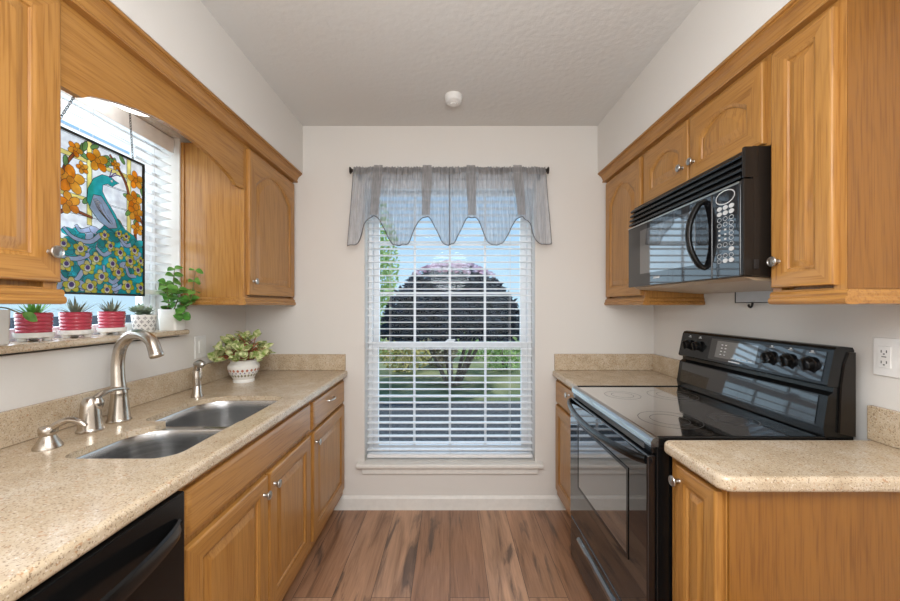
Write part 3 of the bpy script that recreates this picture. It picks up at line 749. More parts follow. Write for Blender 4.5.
build('pump_spout', MB().tube(sp, lerp_list([0.012, 0.0105, 0.009, 0.008, 0.007], len(sp)), 12), NI, t)
qx, qy = -1.172, 1.692
t = thing('side_sprayer', 'slim brushed nickel side sprayer at the far end of the sink', 'sprayer', (qx, qy, CT))
build('sprayer_base', MB().lathe([(0.025, 0), (0.025, 0.005), (0.020, 0.02), (0.0175, 0.05), (0.0165, 0.052)], T(qx, qy, CT), 24), NI, t)
st = spline([(qx, qy, CT+0.045), (qx-0.002, qy, CT+0.09), (qx-0.001, qy, CT+0.125), (qx+0.006, qy-0.002, CT+0.150)], 18)
build('spray_wand', MB().tube(st, lerp_list([0.0165, 0.018, 0.0155, 0.0175], len(st)), 16), NI, t)
build('spray_head', MB().tube([(qx-0.008, qy, CT+0.150), (qx+0.012, qy-0.003, CT+0.156), (qx+0.030, qy-0.006, CT+0.150), (qx+0.034, qy-0.007, CT+0.146)], [0.013, 0.018, 0.017, 0.013], 16), M['chrome'], t)
build('trigger', MB().tube([(qx+0.020, qy-0.004, CT+0.136), (qx+0.024, qy-0.005, CT+0.10), (qx+0.016, qy-0.003, CT+0.075)], [0.004, 0.0045, 0.003], 8), NI, t)

# ------------------------------------------------------------------ plates on the walls
t = thing('outlet_plate', 'white outlet plate on the wall behind the range, right edge of view', 'outlet', (WX, 1.09, 1.18))
build('cover_plate', MB().box(WX-0.006, WX, 1.022, 1.152, 1.120, 1.238, 0.003), M['white_plastic'], t)
for yc in (1.120, 1.056):
    rc = build('receptacle', MB().box(WX-0.0085, WX-0.005, yc-0.017, yc+0.017, 1.146, 1.212, 0.002), M['white_plastic'], t)
    mk = MB()
    for zc in (1.196, 1.163):
        mk.box(WX-0.0092, WX-0.0084, yc-0.008, yc-0.0055, zc-0.004, zc+0.004).box(WX-0.0092, WX-0.0084, yc+0.0055, yc+0.008, zc-0.004, zc+0.004)
        mk.box(WX-0.0092, WX-0.0084, yc-0.002, yc+0.002, zc-0.010, zc-0.006)
    mk.box(WX-0.0092, WX-0.0084, yc-0.006, yc+0.006, 1.178, 1.181)
    build('slots', mk, M['dark_grey_mark'], rc, smooth=False)
for i, (y, lab) in enumerate(((1.955, 'white switch plate on the left wall behind the side sprayer'),)):
    t = thing('switch_plate', lab, 'switch', (-WX, y, 1.12))
    build('cover_plate', MB().box(-WX, -WX+0.006, y-0.043, y+0.043, 1.058, 1.176, 0.003), M['white_plastic'], t)
    build('rocker', MB().box(-WX+0.005, -WX+0.009, y-0.016, y+0.016, 1.086, 1.150, 0.002), M['white_plastic'], t)
t = thing('wall_bracket', 'grey metal plate with a small black hook beneath the microwave', 'bracket', (WX, 1.62, 1.38))
build('plate', MB().box(WX-0.012, WX-0.001, 1.50, 1.70, 1.352, 1.418, 0.002), M['plate_metal'], t)
build('plate_edge', MB().box(WX-0.014, WX-0.002, 1.696, 1.700, 1.350, 1.420).box(WX-0.014, WX-0.002, 1.50, 1.70, 1.349, 1.352), M['black_matte'], t, smooth=False)
build('hook', MB().tube(spline([(WX-0.013, 1.60, 1.352), (WX-0.016, 1.60, 1.338), (WX-0.022, 1.60, 1.330), (WX-0.030, 1.60, 1.334), (WX-0.030, 1.60, 1.343)], 16), 0.0045, 8), M['black_matte'], t)

# ------------------------------------------------------------------ dishwasher
t = thing('dishwasher', 'glossy black dishwasher under the near end of the left countertop', 'dishwasher', (-1.0, 0.62, 0))
build('tub', MB().box(-WX+0.03, -0.70, 0.317, 0.9275, 0.03, CB-0.003), M['black_matte'], t, smooth=False)
dd = build('door', MB().box(-0.700, -0.672, 0.318, 0.9265, 0.115, CB-0.006, 0.005), M['black'], t)
build('toe_panel', MB().box(-0.745, -0.735, 0.318, 0.9265, 0.0, 0.112), M['black_matte'], t, smooth=False)
hb = MB(); L = []
for i in range(25):
    u = i/24; y = 0.345+(0.900-0.345)*u; bow = 0.010+0.045*math.sin(PI*u)**0.7
    x = -0.672+bow
    L.append([(x-0.010, y, 0.772), (x, y, 0.774), (x+0.003, y, 0.790), (x, y, 0.808), (x-0.006, y, 0.812), (x-0.010, y, 0.808)])
build('handle', hb.loft(L), M['black'], dd)
for y in (0.352, 0.893): build('handle_mount', MB().box(-0.673, -0.655, y-0.008, y+0.008, 0.776, 0.806, 0.002), M['black'], dd)

# ------------------------------------------------------------------ range
RY0, RY1 = 1.162, 1.918
BK, BG = M['black'], M['black_gloss']
t = thing('range', 'black freestanding electric range with glass cooktop and raised back panel', 'range', (0.97, 1.54, 0))
build('body', MB().box(0.660, 1.285, RY0+0.003, RY1-0.003, 0.03, 0.895, 0.003).box(0.69, 1.27, RY0+0.02, RY1-0.02, 0.0, 0.03), BK, t, smooth=False)
ct = build('cooktop', MB().box(0.652, 1.190, RY0+0.012, RY1-0.012, 0.896, 0.9145, 0.003), M['cooktop'], t)
for ya_ in (RY0, RY1-0.013): build('cooktop_rim', MB().box(0.6645, 1.20, ya_, ya_+0.013, 0.888, 0.9185, 0.004), BK, t)
fe = MB().loft([[(x, y, z) for x, z in ((0.664, 0.9165), (0.655, 0.9165), (0.645, 0.911), (0.640, 0.902), (0.640, 0.886), (0.664, 0.886))] for y in (RY0, RY1)])
build('front_edge', fe, M['oven_glass'], t, angle=50)
for (x, y, r) in ((0.815, 1.355, 0.105), (1.05, 1.355, 0.078), (0.815, 1.725, 0.078), (1.05, 1.725, 0.105)):
    rg = MB()
    for q in (r, r*0.62):
        rg.loft([[(x+(q+d)*math.cos(2*PI*i/48), y+(q+d)*math.sin(2*PI*i/48), 0.9148) for i in range(48)] for d in (-0.0012, 0.0012)], 0, False, False)
    build('burner_ring', rg, M['ring'], ct, smooth=False)
build('control_trim', MB().box(0.645, 0.665, RY0+0.006, RY1-0.006, 0.862, 0.884, 0.004), BK, t)
vt = MB()
for k in range(3): vt.box(0.6425, 0.647, RY0+0.05, RY1-0.05, 0.8645+0.006*k, 0.868+0.006*k)
build('vent_slots', vt, M['dark_grey_mark'], t, smooth=False)
dr_ = build('oven_door', MB().box(0.630, 0.659, RY0+0.004, RY1-0.004, 0.250, 0.858, 0.006, seg=3), BG, t)
build('door_window', MB().box(0.6285, 0.632, 1.300, 1.785, 0.452, 0.752, 0.001), M['oven_glass'], dr_)
wf = MB()
wf.box(0.6275, 0.632, 1.288, 1.300, 0.440, 0.764).box(0.6275, 0.632, 1.785, 1.797, 0.440, 0.764).box(0.6275, 0.632, 1.300, 1.785, 0.440, 0.452).box(0.6275, 0.632, 1.300, 1.785, 0.752, 0.764)
build('window_border', wf, M['black'], dr_, smooth=False)
hp = []
for i in range(33):
    u = i/32; y = RY0+0.012+(RY1-RY0-0.024)*u
    hp.append((0.630-0.055*math.sin(PI*u)**0.55, y, 0.842-0.014*math.sin(PI*u)))
build('door_handle', MB().tube(hp, [0.011]*33, 12, flat=1.35), BK, dr_)
sdw = build('storage_drawer', MB().box(0.632, 0.659, RY0+0.004, RY1-0.004, 0.035, 0.243, 0.005, seg=3), BG, t)
build('drawer_grip', MB().loft([[(x, y, z) for x, z in ((0.633, 0.205), (0.622, 0.200), (0.619, 0.192), (0.624, 0.176), (0.633, 0.172))] for y in (RY0+0.10, RY1-0.13)]), M['oven_glass'], sdw)
# raised back panel
bp = MB()
bp.prism([(1.287, RY0+0.002, 0.895), (1.196, RY0+0.002, 0.915), (1.190, RY0+0.002, 0.945), (1.206, RY0+0.002, 1.048), (1.222, RY0+0.002, 1.060), (1.222, RY0+0.002, 1.075), (1.287, RY0+0.002, 1.075)], (0, RY1-RY0-0.004, 0))
build('backguard', bp, BK, t, smooth=False)
build('backguard_glass', MB().prism([(1.1885, RY0+0.03, 0.950), (1.2035, RY0+0.03, 1.045), (1.2065, RY0+0.03, 1.045), (1.1915, RY0+0.03, 0.950)], (0, RY1-RY0-0.06, 0)), BG, t, smooth=False)
cpx = lambda z: 1.199+(z-1.08)*0.215          # front face of the control panel
cp = MB()
prof = [(cpx(1.083)+0.006, 1.077), (cpx(1.085), 1.083), (cpx(1.195), 1.193), (cpx(1.20)+0.006, 1.203), (cpx(1.20)+0.020, 1.207), (1.282, 1.203), (1.287, 1.195), (1.287, 1.077)]
cp.prism([(x, RY0, z) for x, z in prof], (0, RY1-RY0, 0))
pan = build('control_panel', cp, BK, t, smooth=True, angle=40, wn=True)
def on_panel(y0, y1, z0, z1, out):
    return [[(cpx(z)-o_, y, z) for (y, z) in ((y0, z0), (y1, z0), (y1, z1), (y0, z1))] for o_ in (0.0, out)]
build('control_glass', MB().loft(on_panel(RY0+0.02, 1.70, 1.092, 1.186, 0.0012)), BG, pan, smooth=False)
dsp = build('display', MB().loft(on_panel(1.44, 1.66, 1.105, 1.178, 0.0022)), M['oven_glass'], pan, smooth=False)
mk = MB()
for i in range(2):
    for j in range(4): mk.loft(on_panel(1.600+0.022*i, 1.609+0.022*i, 1.118+0.014*j, 1.1215+0.014*j, 0.0030))
build('button_print', mk, M['grey_mark'], dsp, smooth=False)
for i in range(4): build('key_print', MB().loft(on_panel(1.455+0.03*i, 1.475+0.03*i, 1.111, 1.113, 0.0030)), M['grey_mark'], dsp, smooth=False)
build('maker_badge', MB().loft(on_panel(1.515, 1.575, 1.0945, 1.099, 0.0024)), M['grey_mark'], pan, smooth=False)
for y in (1.228, 1.306, 1.382, 1.778, 1.852):
    Mx = T(cpx(1.143)-0.001, y, 1.143) @ Matrix.Rotation(-PI/2-0.21, 4, 'Y')
    kb = build('burner_knob', MB().lathe([(0.026, 0), (0.026, 0.003), (0.0215, 0.005), (0.020, 0.021), (0.017, 0.024), (0.001, 0.0245)], Mx, 28).box(-0.019, 0.019, -0.004, 0.004, 0.022, 0.031, 0.0015, M_=Mx), M['black'], pan)
    build('dial_print', MB().loft([[Mx @ Vector((q*math.cos(2*PI*i/28), q*math.sin(2*PI*i/28), 0.0036)) for i in range(28)] for q in (0.0232, 0.0245)], 0, False, False), M['grey_mark'], kb, smooth=False)
    mk = MB().loft(on_panel(y-0.010, y+0.010, 1.178, 1.1795, 0.0024)).loft(on_panel(y-0.004, y+0.004, 1.182, 1.186, 0.0024))
    build('dial_label', mk, M['grey_mark'], pan, smooth=False)
ec = MB().prism([(x, RY0-0.0055, z) for x, z in ((1.236, 0.93), (1.286, 0.92), (1.286, 1.188), (1.266, 1.188), (1.252, 1.15), (1.242, 1.08))], (0, 0.006, 0))
build('end_cap', ec, M['brown_black'], t, smooth=False)

# ------------------------------------------------------------------ microwave
MY0, MY1, MZ0, MZ1, MX = 1.168, 1.920, 1.432, 1.848, 0.938
t = thing('microwave', 'black over-the-range microwave with curved handle under the short cupboard', 'microwave', (1.13, 1.54, MZ0))
build('body', MB().prism([(MX+0.032, MY0, MZ0), (MX+0.032, MY0, MZ1), (WX-0.001, MY0, MZ1), (WX-0.001, MY0, MZ0-0.012), (1.15, MY0, MZ0-0.010)], (0, MY1-MY0, 0)), M['brown_black'], t, smooth=False)
build('bottom_pan', MB().prism([(MX+0.02, MY0+0.02, MZ0-0.001), (MX+0.05, MY0+0.02, MZ0-0.012), (1.30, MY0+0.02, MZ0-0.034), (1.33, MY0+0.02, MZ0-0.030), (1.33, MY0+0.02, MZ0-0.012), (1.15, MY0+0.02, MZ0-0.008)], (0, MY1-MY0-0.04, 0)), M['tan_pan'], t, smooth=False)
DV = 1.307
md = build('door', MB().box(MX, MX+0.031, DV+0.001, MY1, MZ0, 1.742, 0.004, seg=3), BG, t)
build('door_window', MB().box(MX-0.001, MX+0.002, 1.395, 1.80, 1.492, 1.705, 0.0006), M['oven_glass'], md)
build('maker_badge', MB().box(MX-0.0008, MX+0.001, 1.635, 1.685, 1.462, 1.470), M['grey_mark'], md, smooth=False)
build('door_trim', MB().box(MX-0.003, MX+0.001, DV+0.001, MY1-0.002, 1.7335, 1.7395, 0.001), M['chrome'], md)
hp = spline([(MX+0.002, 1.345, 1.722), (MX-0.020, 1.352, 1.705), (MX-0.040, 1.362, 1.655), (MX-0.046, 1.366, 1.600), (MX-0.040, 1.362, 1.545), (MX-0.020, 1.352, 1.492), (MX+0.002, 1.345, 1.474)], 36)
build('door_handle', MB().tube(hp, lerp_list([0.011, 0.013, 0.014, 0.014, 0.014, 0.013, 0.011], len(hp)), 12, flat=0.8), BK, md)
pnl = build('control_panel', MB().box(MX, MX+0.031, MY0+0.012, DV-0.001, MZ0, 1.742, 0.004, seg=3), BG, t)
build('panel_trim', MB().box(MX-0.003, MX+0.001, MY0+0.014, DV-0.001, 1.7335, 1.7395, 0.001), M['chrome'], pnl)
def ell(y, z, ry, rz, x): return [(x, y+ry*math.cos(2*PI*i/32), z+rz*math.sin(2*PI*i/32)) for i in range(32)]
build('display', MB().loft([ell(1.243, 1.706, 0.040, 0.021, MX+0.001), ell(1.243, 1.706, 0.040, 0.021, MX-0.0012)]), BG, pnl)
build('display_bezel', MB().loft([ell(1.243, 1.706, 0.040, 0.021, MX-0.0016), ell(1.243, 1.706, 0.044, 0.0245, MX-0.0016)], 0, False, False), M['grey_mark'], pnl, smooth=False)
rows = [(1.671, 'b'), (1.653, 'b'), (1.633, 'r'), (1.614, 'r'), (1.596, 'd'), (1.580, 'd'), (1.564, 'd'), (1.545, 'r'), (1.527, 'x'), (1.507, 'r'), (1.490, 'e')]
for z, kd in rows:
    for ci, y in enumerate((1.270, 1.243, 1.216)):
        big = kd == 'b' or (kd == 'e' and ci > 0) or (kd == 'x' and ci == 2)
        if kd == 'x' and ci == 1: continue
        if big: build('button', MB().loft([ell(y, z, 0.0108, 0.0075, MX+0.001), ell(y, z, 0.0108, 0.0075, MX-0.0015)]), M['grey_mark'], pnl)
        elif kd in 'rex' or (kd == 'd' and ci == 2): build('button', MB().loft([ell(y, z, 0.0085, 0.006, MX-0.0010), ell(y, z, 0.0102, 0.0075, MX-0.0010)], 0, False, False), M['ring'] if kd == 'x' else M['grey_mark'], pnl, smooth=False)
        else: build('button', MB().box(MX-0.0012, MX+0.001, y-0.004, y+0.004, z-0.003, z+0.003), M['grey_mark'], pnl, smooth=False)
gr = MB()
for k in range(4):
    z = 1.749+0.0235*k
    gr.loft([[(x, y, zz) for x, zz in ((MX+0.031, z), (MX+0.004+0.003*k, z+0.001), (MX+0.001+0.003*k, z+0.006), (MX+0.008+0.003*k, z+0.016), (MX+0.031, z+0.018))] for y in (MY0+0.012, MY1-0.001)])
build('vent_grille', gr, BK, t)
build('side_trim', MB().box(MX+0.001, MX+0.034, MY0-0.001, MY0+0.011, MZ0+0.002, 1.744, 0.003).box(MX+0.004, MX+0.05, MY0-0.001, MY0+0.011, 1.748, MZ1-0.001, 0.003), M['brown_black'], t)
build('side_catch', MB().box(MX+0.034, MX+0.05, MY0-0.002, MY0+0.002, 1.455, 1.485, 0.001), M['black_matte'], t)

# ------------------------------------------------------------------ plants
def leaf(mb, base, direc, up, ln, wd, curl=0.2, mi=0, tipp=0.5):
    """a bent blade with a fold along the midrib"""
    d_ = Vector(direc).normalized(); u_ = Vector(up); u_ = (u_-d_*u_.dot(d_))
    if u_.length < 1e-4: u_ = d_.orthogonal()
    u_.normalize(); s_ = d_.cross(u_); b = Vector(base); vs_ = []; n = 6
    for i in range(n+1):
        q = i/n; ww = wd*(math.sin(PI*min(1, q**tipp*0.98+0.02)))**0.8*0.5
        c0 = b+d_*ln*q-u_*(curl*ln*q*q)
        vs_ += [c0-s_*ww+u_*ww*0.25, c0, c0+s_*ww+u_*ww*0.25]
    mb.add(vs_, [(i*3+j, i*3+j+1, i*3+j+4, i*3+j+3) for i in range(n) for j in range(2)], mi)
R = random.Random(3)
# plant on the counter
cx, cy = -1.155, 2.045
t = thing('potted_plant', 'bushy plant with cream-edged leaves in a patterned pot on the counter', 'plant', (cx, cy, CT))
pot = build('pot', MB().lathe([(0.001, 0.0), (0.058, 0.0), (0.059, 0.010), (0.056, 0.016), (0.076, 0.045), (0.087, 0.075), (0.086, 0.092), (0.072, 0.108), (0.071, 0.116), (0.078, 0.124), (0.074, 0.124), (0.068, 0.114), (0.066, 0.10), (0.001, 0.10)], T(cx, cy, CT) @ Matrix.Diagonal((0.92, 0.92, 1, 1)), 40), M['white_glaze'], t)
def potr(z):
    P_ = [(0.016, 0.056), (0.045, 0.076), (0.075, 0.087), (0.092, 0.086), (0.108, 0.072)]
    for (z0, r0), (z1, r1) in zip(P_, P_[1:]):
        if z0 <= z <= z1: return 0.92*(r0+(r1-r0)*(z-z0)/(z1-z0))
    return 0.08
for z0, n_, mt, sz, nm in ((0.068, 22, 'pattern_red', 0.0085, 'painted_flowers'), (0.055, 22, 'pattern_blue', 0.005, 'painted_dots'), (0.040, 26, 'pattern_green', 0.0085, 'painted_leaves')):
    k = MB()
    for i in range(n_):
        a = 2*PI*(i+(0.5 if nm == 'painted_dots' else 0))/n_
        def P(da, dz): 
            r_ = potr(z0+dz)+0.0009; return (cx+r_*math.cos(a+da), cy+r_*math.sin(a+da), CT+z0+dz)
        w_ = sz*0.95/0.085
        k.add([P(-w_, 0), P(0, -sz), P(w_, 0), P(0, sz), P(-w_*0.5, sz*0.8), P(w_*0.5, sz*0.8)], [(0, 1, 2, 5, 3, 4)] if nm == 'painted_flowers' else [(0, 1, 2, 3)])
    build(nm, k, M[mt], pot, smooth=False)
build('soil', MB().lathe([(0.001, 0.104), (0.060, 0.103), (0.060, 0.098)], T(cx, cy, CT), 28), M['soil'], t)
fol, stm = MB(), MB()
for i in range(120):
    a = R.uniform(0, 2*PI); e = math.asin(min(1, R.uniform(0.05, 1.0)))
    rad = R.uniform(0.09, 0.140)
    b0 = Vector((cx+0.04*R.uniform(-1, 1), cy+0.04*R.uniform(-1, 1), CT+0.104))
    tip = Vector((cx+rad*1.05*math.cos(a)*math.cos(e), cy+rad*1.05*math.sin(a)*math.cos(e), CT+0.125+rad*1.05*math.sin(e)))
    mid = (b0+tip)/2+Vector((0, 0, 0.02))
    stm.tube(spline([b0, mid, tip], 6), lerp_list([0.0032, 0.0018], 7), 5)
    out = (tip-Vector((cx, cy, CT+0.07))).normalized()
    leaf(fol, tip-out*0.012, out*0.6+Vector((R.uniform(-.7, .7), R.uniform(-.7, .7), R.uniform(-0.3, 0.5))), out+Vector((0, 0, .4)), R.uniform(0.046, 0.066), R.uniform(0.038, 0.052), R.uniform(0, 0.5), tipp=0.8)
build('foliage', fol, M['leaf_var'], t, fixn=False, angle=80); build('stems', stm, M['stem_red'], t)

# three raspberry pots with spiky succulents on the ledge
def ribbed_pot(x, y, label, r=0.043, h=0.066, seed=0):
    z = LEDGE
    t = thing('potted_succulent', label, 'plant', (x, y, z), 'raspberry ribbed pots on the window ledge')
    pr = [(0.001, 0.022), (r*0.90, 0.022)]
    for k in range(5):
        q = 0.026+h*0.9*k/5; rr = r*(0.93+0.06*k/4)
        pr += [(rr*0.955, q), (rr*1.01, q+h*0.04), (rr*1.01, q+h*0.13), (rr*0.955, q+h*0.165)]
    pr += [(r*1.01, 0.022+h), (r*0.93, 0.022+h), (r*0.90, 0.015+h*0.9), (0.001, 0.015+h*0.9)]
    build('pot', MB().lathe(pr, T(x, y, z), 32), M['red_glaze'], t, angle=50)
    sc = build('saucer', MB().lathe([(0.001, 0.010), (r*0.98, 0.010), (r*1.06, 0.013), (r*1.08, 0.028), (r*1.02, 0.028), (r*0.99, 0.0205), (0.001, 0.0205)], T(x, y, z), 32), M['white_glaze'], t)
    for k in range(3):
        a = 2*PI*k/3+0.4; build('foot', MB().lathe([(0.010, 0.0), (0.013, 0.011)], T(x+r*0.72*math.cos(a), y+r*0.72*math.sin(a), z), 12), M['white_glaze'], sc)
    build('soil', MB().lathe([(0.001, 0.0185+h*0.9), (r*0.89, 0.018+h*0.9), (r*0.89, 0.013+h*0.9)], T(x, y, z), 20), M['soil'], t)
    f = MB(); Q = random.Random(seed)
    for i in range(26):
        a = 2.4*i; el = 0.35+1.1*(i/26)
        dv = Vector((math.cos(a)*math.cos(el), math.sin(a)*math.cos(el), math.sin(el)))
        leaf(f, (x+0.008*math.cos(a), y+0.008*math.sin(a), z+0.016+h*0.92), dv, (0, 0, 1), Q.uniform(0.045, 0.075), 0.009, Q.uniform(-0.25, 0.25), tipp=0.55)
    build('leaves', f, M['leaf_spiky'] if seed != 1 else M['leaf'], t, fixn=False, angle=80)
ribbed_pot(-1.392, 1.222, 'raspberry ribbed pot beside the tall white planter at the left, short green leaves', 0.0445, 0.072, 1)
ribbed_pot(-1.392, 1.358, 'middle raspberry ribbed pot with thin grey-green leaves on the granite ledge', 0.0445, 0.072, 2)
ribbed_pot(-1.392, 1.503, 'raspberry ribbed pot beside the small patterned pot, spiky grey-green leaves', 0.0435, 0.072, 3)

# small black and white patterned pot with a low succulent
x, y, z = -1.375, 1.640, LEDGE
t = thing('potted_succulent', 'small white and black patterned pot with low green succulent on the ledge', 'plant', (x, y, z))
pt_ = build('pot', MB().lathe([(0.001, 0), (0.036, 0), (0.040, 0.01), (0.0455, 0.075), (0.043, 0.077), (0.040, 0.068), (0.001, 0.066)], T(x, y, z), 32), M['white_glaze'], t)
k = MB()
for j in range(4):
    for i in range(12):
        a = 2*PI*(i+0.5*(j % 2))/12; zz = 0.013+0.0165*j
        rr = lambda dz: 0.040+0.0055*(zz+dz-0.01)/0.065+0.0008
        def P2(da, dz): return (x+rr(dz)*math.cos(a+da), y+rr(dz)*math.sin(a+da), z+zz+dz)
        for m in range(4):
            b = m*PI/2+PI/4*0
            ca, sa = math.cos(b), math.sin(b)
            k.add([P2(0.02*ca, 0.001*sa), P2(0.10*ca-0.05*sa, 0.0045*sa+0.0022*ca), P2(0.17*ca, 0.0075*sa), P2(0.10*ca+0.05*sa, 0.0045*sa-0.0022*ca)], [(0, 1, 2, 3)])
build('printed_pattern', k, M['lead'], pt_, smooth=False)
build('soil', MB().lathe([(0.001, 0.072), (0.041, 0.071), (0.041, 0.066)], T(x, y, z), 20), M['soil'], t)
f = MB()
for c_ in range(9):
    bx, by = x+R.uniform(-0.032, 0.032), y+R.uniform(-0.032, 0.032); bz = z+0.07+R.uniform(0.0, 0.035)
    for i in range(13):
        a = 2.4*i; el = 0.1+1.2*i/13
        leaf(f, (bx, by, bz), (math.cos(a)*math.cos(el), math.sin(a)*math.cos(el), math.sin(el)), (0, 0, 1), R.uniform(0.022, 0.036), 0.013, -0.2, tipp=1.0)
build('leaves', f, M['leaf_grey'], t, fixn=False, angle=80)

# white planter with a leafy trailing plant at the right end of the ledge
x, y, z = -1.336, 1.757, LEDGE
t = thing('potted_plant', 'leafy green plant in a plain white planter at the right end of the ledge', 'plant', (x, y, z))
build('planter', MB().loft([[(a, b, z+q) for a, b in rrect(x-0.045+i_, x+0.045-i_, y-0.040+i_, y+0.040-i_, [0.012]*4, 4)] for q, i_ in ((0, 0.006), (0.003, 0.004), (0.100, 0.0), (0.100, 0.004), (0.085, 0.006))]), M['white_glaze'], t)
build('soil', MB().box(x-0.038, x+0.038, y-0.033, y+0.033, z+0.084, z+0.088), M['soil'], t, smooth=False)
f, s2 = MB(), MB()
stems = [((0.0, -0.01, 0.0), (0.0, 0.0, 0.11), (0.01, 0.0, 0.21)), ((0.02, 0.0, 0), (0.10, -0.02, 0.06), (0.125, -0.02, 0.20)), ((-0.01, -0.02, 0), (0.02, -0.05, 0.05), (0.03, -0.075, 0.12)),
         ((0.01, 0.01, 0), (0.06, 0.005, 0.045), (0.09, -0.01, 0.065)), ((0.02, -0.02, 0), (0.06, -0.03, 0.02), (0.075, -0.035, -0.03)), ((0.0, 0.0, 0), (-0.01, -0.03, 0.09), (-0.005, -0.035, 0.14)), ((0.01, -0.01, 0), (0.05, -0.03, 0.07), (0.06, -0.04, 0.11))]
for S_ in stems:
    pts = spline([Vector((x, y, z+0.086))+Vector(p) for p in S_], 12); s2.tube(pts, lerp_list([0.003, 0.0015], len(pts)), 6)
    for i in range(3, len(pts)):
        q = i/len(pts)
        if i % 2 and q < 0.9: continue
        for sd_ in (0, PI):
            a = i*1.4+sd_
            leaf(f, pts[i], (math.cos(a)+0.3, math.sin(a)-0.2, R.uniform(-0.3, 0.5)), (R.uniform(0.1, 0.8), R.uniform(-1.0, -0.3), R.uniform(0.2, 0.9)), R.uniform(0.042, 0.062)*(1.15-0.45*q), R.uniform(0.038, 0.054)*(1.15-0.45*q), 0.3, tipp=0.85)
build('leaves', f, M['leaf'], t, fixn=False, angle=80); build('stems', s2, M['stem'], t)

# tall white planter at the left edge
x, y, z = -1.352, 1.048, LEDGE
t = thing('potted_plant', 'cream planter with one drooping round leaf at the left end of the ledge', 'plant', (x, y, z))
build('planter', MB().loft([[(a, b, z+q) for a, b in rrect(x-0.045+i_, x+0.045-i_, y-0.045+i_, y+0.045-i_, [0.014]*4, 4)] for q, i_ in ((0, 0.005), (0.004, 0.002), (0.105, 0.0), (0.105, 0.004), (0.09, 0.006))]), M['white_glaze'], t)
build('soil', MB().box(x-0.037, x+0.037, y-0.037, y+0.037, z+0.088, z+0.092), M['soil'], t, smooth=False)
f, s2 = MB(), MB()
for (dx, dy, dz) in ((0.050, 0.062, 0.0), (0.01, 0.05, 0.07), (-0.02, -0.04, 0.08), (0.03, -0.01, 0.09)):
    b0 = Vector((x, y, z+0.092)); b1 = Vector((x+dx, y+dy, z+0.092+dz)); s2.tube(spline([b0, (b0+b1)/2+Vector((0, 0, 0.02)), b1], 8), 0.002, 6)
    leaf(f, b1, (dx*0.2, dy*0.4+0.01, -0.02 if dz < 0.05 else 0.04), (1, 0, 0.3), 0.045, 0.032, 0.15, tipp=0.9)
build('leaves', f, M['leaf'], t, fixn=False, angle=80); build('stems', s2, M['stem'], t)

# ------------------------------------------------------------------ stained glass panel
PX = -1.358; PY0, PY1, PZ0, PZ1 = 1.195, 1.617, 1.378, 1.962
PW, PH = PY1-PY0, PZ1-PZ0
t = thing('stained_glass_panel', 'colourful stained glass peacock panel hanging in front of the sink window blinds', 'stained glass', (PX, (PY0+PY1)/2, PZ0))
fr = MB()
for a in ((PY0, PY1, PZ0, PZ0+0.008), (PY0, PY1, PZ1-0.008, PZ1), (PY0, PY0+0.008, PZ0, PZ1), (PY1-0.008, PY1, PZ0, PZ1)): fr.box(PX-0.005, PX+0.007, *a, 0.001)
build('frame', fr, M['lead'], t, smooth=False)
sheet = MB().box(PX-0.0020, PX-0.0005, PY0+0.004, PY1-0.004, PZ0+0.004, PZ1-0.004)
build('background_glass', sheet, SG['pale'], t, smooth=False)
lead = MB(); groups = {}
layer = [0]
def U(u, v, o_): return (PX+o_, PY0+min(max(u, 0.012), 0.988)*PW, PZ0+min(max(v, 0.010), 0.990)*PH)
def piece(pts, colr, grp, lw=0.0022, depth=None):
    layer[0] += 1; o_ = 0.0004+layer[0]*0.000014
    cu = sum(p[0] for p in pts)/len(pts); cv = sum(p[1] for p in pts)/len(pts)
    big = []
    n = len(pts)
    area2 = sum(pts[i][0]*pts[(i+1) % n][1]-pts[(i+1) % n][0]*pts[i][1] for i in range(n)); sg = 1 if area2 > 0 else -1
    for i in range(n):
        p0, p1, p2 = pts[i-1], pts[i], pts[(i+1) % n]
        d1 = Vector(((p1[0]-p0[0])*PW, (p1[1]-p0[1])*PH)); d2 = Vector(((p2[0]-p1[0])*PW, (p2[1]-p1[1])*PH))
        if d1.length < 1e-6 or d2.length < 1e-6: big.append(p1); continue
        n1 = Vector((d1.y, -d1.x)).normalized()*sg; n2 = Vector((d2.y, -d2.x)).normalized()*sg
        nn = n1+n2
        nn = n1 if nn.length < 0.3 else nn.normalized()
        big.append((p1[0]+nn.x*lw/PW, p1[1]+nn.y*lw/PH))
    lead.add([U(u, v, o_+0.00002) for u, v in big]+[U(u, v, o_+0.00002) for u, v in pts], [(i, (i+1) % n, n+(i+1) % n, n+i) for i in range(n)])
    g = groups.setdefault(grp, {}); g.setdefault(colr, MB()).add([U(u, v, o_+0.00001) for u, v in pts], [tuple(range(n))])
def blob(u, v, a, b, rot=0, n=14, sharp=0.0):
    """ellipse (in panel metres, a along rot) -> uv points"""
    out = []
    for i in range(n):
        q = 2*PI*i/n; r_ = 1-sharp*abs(math.sin(q))**0.5 if sharp else 1
        ex, ey = a*math.cos(q), b*math.sin(q)*r_
        out.append((u+(ex*math.cos(rot)-ey*math.sin(rot))/PW, v+(ex*math.sin(rot)+ey*math.cos(rot))/PH))
    return out
def stroke(pts, w0, w1):
    P_ = spline([Vector((a*PW, b*PH, 0)) for a, b in pts], 14); l_, r_ = [], []
    for i, p in enumerate(P_):
        d_ = (P_[min(i+1, len(P_)-1)]-P_[max(i-1, 0)]).normalized(); nn = Vector((-d_.y, d_.x, 0)); ww = w0+(w1-w0)*i/(len(P_)-1)
        l_.append(((p+nn*ww).x/PW, (p+nn*ww).y/PH)); r_.append(((p-nn*ww).x/PW, (p-nn*ww).y/PH))
    return l_+r_[::-1]
Q = random.Random(11)
